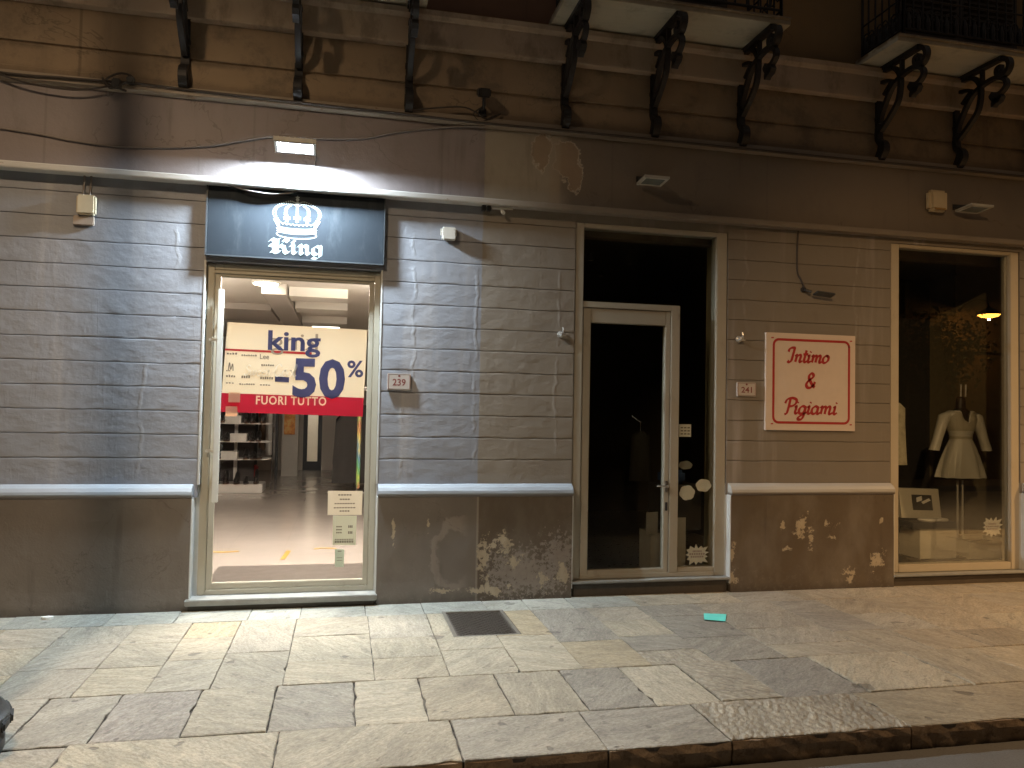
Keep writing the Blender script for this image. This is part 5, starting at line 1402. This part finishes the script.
for sg in (-1, 1):
    mb = MB(); rings = []
    for (x, z, r) in ((.165, 1.745, .060), (.215, 1.715, .068), (.262, 1.60, .062), (.305, 1.47, .056), (.355, 1.335, .060)):
        rings.append([(6.905 + sg * (x + r * cos(a) * .95), .735 + r * .9 * sin(a), z + r * .35 * cos(a) * (1 if x < .25 else .25)) for a in [k * pi / 8 for k in range(16)]])
    mb.loft(rings, close=False); mb.build('sleeve', silk, d, smooth=True)
mb = MB(); mb.loft([dring(1.468, .128, .109, .004), dring(1.497, .129, .110, .004)], close=False); mb.build('waist_band', lace, d, smooth=True)
mb = MB(); mb.loft([dring(1.56, .150, .126, .012), dring(1.70, .192, .125, .010, cut=.05), dring(1.775, .185, .096, .004, cut=.17)], close=False); mb.build('lace_yoke', lace, d, smooth=True)
t = thing('hanging_nightdress', 'pale patterned nightdress hanging at the left edge of the display window', 'dress', (6.02, .6, 1.85))
mb = MB(); rings = []
for z, w in ((1.86, .04), (1.80, .13), (1.65, .13), (1.45, .14), (1.18, .16)):
    rings.append([(5.93 + w * (1 + .06 * sin(5 * a)) * cos(a), .6 + .06 * sin(a), z) for a in [k * pi / 12 for k in range(24)]])
mb.loft(rings); mb.build('cloth', plain('pattern_cloth', (.42, .38, .28), .7, var=.5, scale=14), t, smooth=True)
mb = MB(); mb.tube([(5.93, .6, 1.85), (5.93, .6, 3.49)], .003, 5); mb.build('hanger', M['chrome'], t)
t = thing('white_box', 'plain white display box standing on the window floor', 'box', (6.52, .75, DF))
mb = MB(); mb.box(6.27, 6.745, .62, .95, DF + .001, .452, .004); mb.build('body', plain('box_white_card', (.62, .57, .47), .6), t)
mb = MB(); mb.box(6.265, 6.75, .615, .955, .452, .468, .003); mb.build('lid', plain('box_lid', (.34, .30, .23), .6), t)
t = thing('black_tray', 'shallow black tray of folded underwear on the white display box', 'tray', (6.46, .75, .47))
mb = MB(); mb.box(6.16, 6.74, .60, .93, .4695, .545, .01); mb.build('tray', M['black'], t)
mb = MB(); mb.lathe([(.09, 0), (.10, .015), (.07, .03), (.01, .035)], (6.42, .69, .545), 16); mb.box(6.50, 6.66, .63, .74, .5455, .575, .01); mb.build('folded_cloth', paper, t)
t = thing('photo_box', 'upright pale box with a dark picture leaning on the black tray', 'box', (6.45, .82, .55))
mb = MB(); mb.obox((6.45, .86, .725), (.262, 0, -.008), (0, .03, 0), (.004, .03, .165)); mb.build('body', plain('photo_box_card', (.58, .53, .43), .6), t)
mb = MB(); mb.obox((6.475, .826, .735), (.13, 0, -.004), (0, .002, 0), (.002, .0165, .085)); mb.build('picture', plain('picture_dark', (.05, .045, .04), .5, var=.6, scale=30), t)
mb = MB(); mb.obox((6.43, .8215, .775), (.035, 0, .01), (0, .001, 0), (.0, .004, .025)); mb.obox((6.52, .8215, .75), (.05, 0, .02), (0, .001, 0), (-.01, .003, .012)); mb.build('figure', paper, t)
t = thing('low_white_tray', 'long low white box lying on the window floor under the mannequin', 'box', (7.1, .75, DF))
wb_ = plain('low_box_card', (.55, .51, .42), .6)
mb = MB(); bx = (6.85, 7.40, .55, .95)
mb.box(bx[0], bx[1], bx[2], bx[3], DF + .001, DF + .02); mb.box(bx[0], bx[0] + .012, bx[2], bx[3], DF + .02, .345); mb.box(bx[1] - .012, bx[1], bx[2], bx[3], DF + .02, .345); mb.box(bx[0] + .012, bx[1] - .012, bx[2], bx[2] + .012, DF + .02, .33); mb.box(bx[0] + .012, bx[1] - .012, bx[3] - .012, bx[3], DF + .02, .345)
mb.build('body', wb_, t)
mb = MB(); mb.box(6.88, 7.37, .58, .92, DF + .03, .30, .03); mb.build('folded_cloth', plain('folded_dark', (.08, .07, .05), .8), t)

# jamb fillers closing the gaps round the frames
def filler(*b):
    mb = MB(); mb.box(*b); mb.build('jamb_strip', M['jamb'], B)
filler(-1.186, -1.1502, .125, .30, .0, 1.0358); filler(.2922, .308, .125, .30, 0, 1.0358)
filler(2.046, 2.0618, .085, .30, 0, 1.0358); filler(3.5882, 3.615, .085, .30, 0, 1.0358)
filler(5.386, 5.4048, .085, .30, 0, 1.0358); filler(6.9622, 6.988, .085, .30, 0, 1.0358)
filler(-1.164, .304, .14, .29, 2.8865, 2.8995)

# ================================================================== STREET
def lamppost(x, y, label, lamp_col, power, spot, sg=-1, aim=None):
    t = thing('lamp_post', label, 'lamp post', (x, y, 0), 'cast iron lamp posts along the kerb')
    mb = MB(); mb.lathe([(.355, 0), (.36, .02), (.36, .062), (.345, .075), (.29, .083), (.24, .09), (.235, .12)], (x, y, .0), 40); mb.build('plinth', M['darkmetal'], t, smooth=True)
    mb = MB(); mb.lathe([(.24, .10), (.33, .105), (.372, .122), (.382, .15), (.375, .18), (.350, .197), (.357, .203), (.342, .216), (.30, .212), (.22, .20), (.16, .22), (.12, .32), (.10, .6)], (x, y, 0), 40)
    for k in range(20):
        a = 2 * pi * k / 20; mb.obox((x + .379 * cos(a), y + .377 * sin(a), .15), (.012 * cos(a), .012 * sin(a), 0), (-.035 * sin(a), .035 * cos(a), .01), (0, 0, .022), .008)
    mb.build('collar', M['darkmetal'], t, smooth=True)
    mb = MB(); mb.lathe([(.10, .58), (.12, .64), (.085, .72), (.075, 2.2), (.09, 2.26), (.055, 2.35), (.042, 5.3), (.055, 5.36), (.04, 5.5), (.02, 6.3), (.0, 6.32)], (x, y, 0), 20); mb.build('column', M['darkmetal'], t, smooth=True)
    mb = MB(); mb.tube(catmull([(x, y, 5.6), (x, y + sg * .25, 6.05), (x, y + sg * .5, 6.2), (x, y + sg * .82, 6.15), (x, y + sg * .85, 6.05)], 6), .025, 8); mb.build('arm', M['darkmetal'], t)
    mb = MB(); mb.lathe([(.05, .12), (.09, .06), (.20, .0), (.245, -.06), (.235, -.065), (.19, -.01), (.04, .04)], (x, y + sg * .85, 5.96), 28); mb.build('lamp_shade', M['darkmetal'], t, smooth=True)
    mb = MB(); mb.lathe([(.03, .01), (.11, -.005), (.12, -.03), (.08, -.055), (.01, -.06)], (x, y + sg * .85, 5.93), 20); mb.build('bulb', emit('street_lamp_bulb', lamp_col, 12.0), t, smooth=True)
    l = bpy.data.lights.new('street_lamp_light', 'SPOT' if spot else 'POINT'); l.energy = power; l.color = lamp_col; l.shadow_soft_size = .075
    if spot: l.spot_size = radians(spot); l.spot_blend = 1.0
    lo = bpy.data.objects.new('street_lamp_light', l); COL.objects.link(lo); lo.location = (x - .03, y + sg * .85, 5.84)
    if aim:
        dv = Vector(aim) - lo.location; lo.rotation_euler = dv.to_track_quat('-Z', 'Y').to_euler()
    return t
lamppost(-1.925, -2.62, 'dark cast iron lamp post with ringed base at the left edge of the pavement', (1.0, .71, .43), 900, 172)
lamppost(10.4, -2.62, 'dark cast iron lamp post farther right along the kerb, out past the display window', (1.0, .60, .27), 3000, 138)

lamppost(.3, -9.95, 'dark cast iron lamp post on the far side of the street facing the shops', (1.0, .62, .30), 2300, 36, 1, (6.25, 0, 1.1))

# houses across the street (seen mirrored in the panes)
t = thing('opposite_house', 'ochre house across the street mirrored in the dark window panes', 'building', (0, -11.5, 0))
mb = MB(); mb.box(-22, 40, -12, -11.5, -.3, 9.5); mb.build('wall', plain('ochre_plaster', (.10, .065, .035), .8, var=.6, scale=.5), t)
oppt = plain('opposite_trim', (.11, .08, .05), .8, var=.4)
for x in range(-20, 40, 4):
    for z0, z1 in ((.0, 2.9), (4.6, 7.2)):
        mb = MB(); mb.box(x - .75, x + .75, -11.499, -11.42, z0, z1); w = mb.build('window', M['shutter'], t)
        mb = MB(); ring(mb, x - .9, x + .9, z0 - .02, z1 + .15, .15, .15, 0, .15, -11.499, -11.40, .0); mb.build('surround', oppt, w)
mb = MB(); mb.box(-22, 40, -11.499, -11.40, 3.6, 3.72); mb.build('cornice', oppt, t)
def leaf_tree(x, y, h, r, label, seed):
    rs = random.Random(seed)
    t = thing('street_tree', label, 'tree', (x, y, 0), 'trees across the street')
    mb = MB(); mb.tube([(x, y, 0), (x + .05, y, 1.2), (x - .03, y, 2.2)], [.13, .10, .085], 8)
    tips = []
    for k in range(7):
        a = 2 * pi * k / 7 + rs.uniform(-.3, .3); e = (x + cos(a) * r * .6, y + sin(a) * r * .6, rs.uniform(h * .62, h * .9))
        mb.tube([(x - .03, y, 2.1), (x + cos(a) * r * .25, y + sin(a) * r * .25, h * .55), e], [.06, .04, .015], 6); tips.append(e)
    mb.build('trunk', plain('bark', (.07, .05, .035), .9, var=.4, scale=20), t)
    mb = MB()
    for k in range(2600):
        c = rs.choice(tips); q = Vector(c) + Vector((rs.gauss(0, r * .27), rs.gauss(0, r * .27), rs.gauss(0, h * .085)))
        u = Vector((rs.uniform(-1, 1), rs.uniform(-1, 1), rs.uniform(-1, 1))).normalized(); v = u.cross(Vector((rs.uniform(-1, 1), rs.uniform(-1, 1), .3))).normalized(); s_ = rs.uniform(.04, .085)
        mb.face([q + u * s_, q + v * s_ * .5, q - u * s_, q - v * s_ * .5])
    mb.build('crown', plain('leaves', (.035, .05, .02), .7, var=.4), t, recalc=False)
leaf_tree(14.5, -9.8, 4.5, 1.25, 'dark leafy tree across the street, mirrored nearer the middle of the display window', 3)
leaf_tree(19.6, -10.0, 4.9, 1.6, 'dark leafy tree across the street, farther right beyond the orange lantern', 4)
t = thing('wall_lantern', 'glowing orange lantern on the house across the street mirrored in the display window', 'lantern', (16.9, -10.4, 4.5))
mb = MB(); mb.tube(catmull([(16.9, -11.5, 4.7), (16.9, -11.0, 4.95), (16.9, -10.5, 4.9), (16.9, -10.4, 4.72)], 6), .02, 8); mb.build('arm', M['iron'], t)
mb = MB(); mb.lathe([(.03, .22), (.12, .16), (.30, .03), (.31, .0), (.28, .01), (.10, .12), (.03, .14)], (16.9, -10.4, 4.5), 24); mb.build('lamp_shade', M['iron'], t, smooth=True)
mb = MB(); mb.lathe([(.05, .06), (.22, .02), (.27, .0), (.20, -.05), (.08, -.08), (.0, -.085)], (16.9, -10.4, 4.5), 20); mb.build('bulb', emit('lantern_glow', (1.0, .40, .05), 18.0), t, smooth=True)
l = bpy.data.lights.new('lantern_light', 'POINT'); l.energy = 60; l.color = (1, .45, .10); l.shadow_soft_size = .03
lo = bpy.data.objects.new('lantern_light', l); COL.objects.link(lo); lo.location = (16.9, -10.4, 4.38)

# the front of the wall lies 7 cm behind the dado: survey correction for everything measured on it
KS = 1.0103
def fix(v): return Vector((v.x * KS, v.y, 1.7 + (v.z - 1.7) * KS))
FIXED = ('wall', 'dado', 'dado_cap', 'reveal_return', 'jamb_strip', 'ledge', 'shop_door', 'shop_window')
done = set()
def fix_mesh(o):
    if o.type == 'MESH' and o.data.name not in done:
        done.add(o.data.name)
        for v in o.data.vertices: v.co = fix(v.co)
    for c in o.children: fix_mesh(c)
for o in list(B.children):
    if o.name.split('.')[0] in FIXED: fix_mesh(o)
for o in list(bpy.data.objects):
    if o.parent is None and o.name.split('.')[0] in ('wall_sign', 'house_number_plate', 'junction_box', 'wall_fitting', 'spigot', 'cable_clamp'):
        o.location = fix(o.location)

# no empty labels left behind
for o in list(bpy.data.objects):
    if 'label' in o and not o['label']: del o['label']
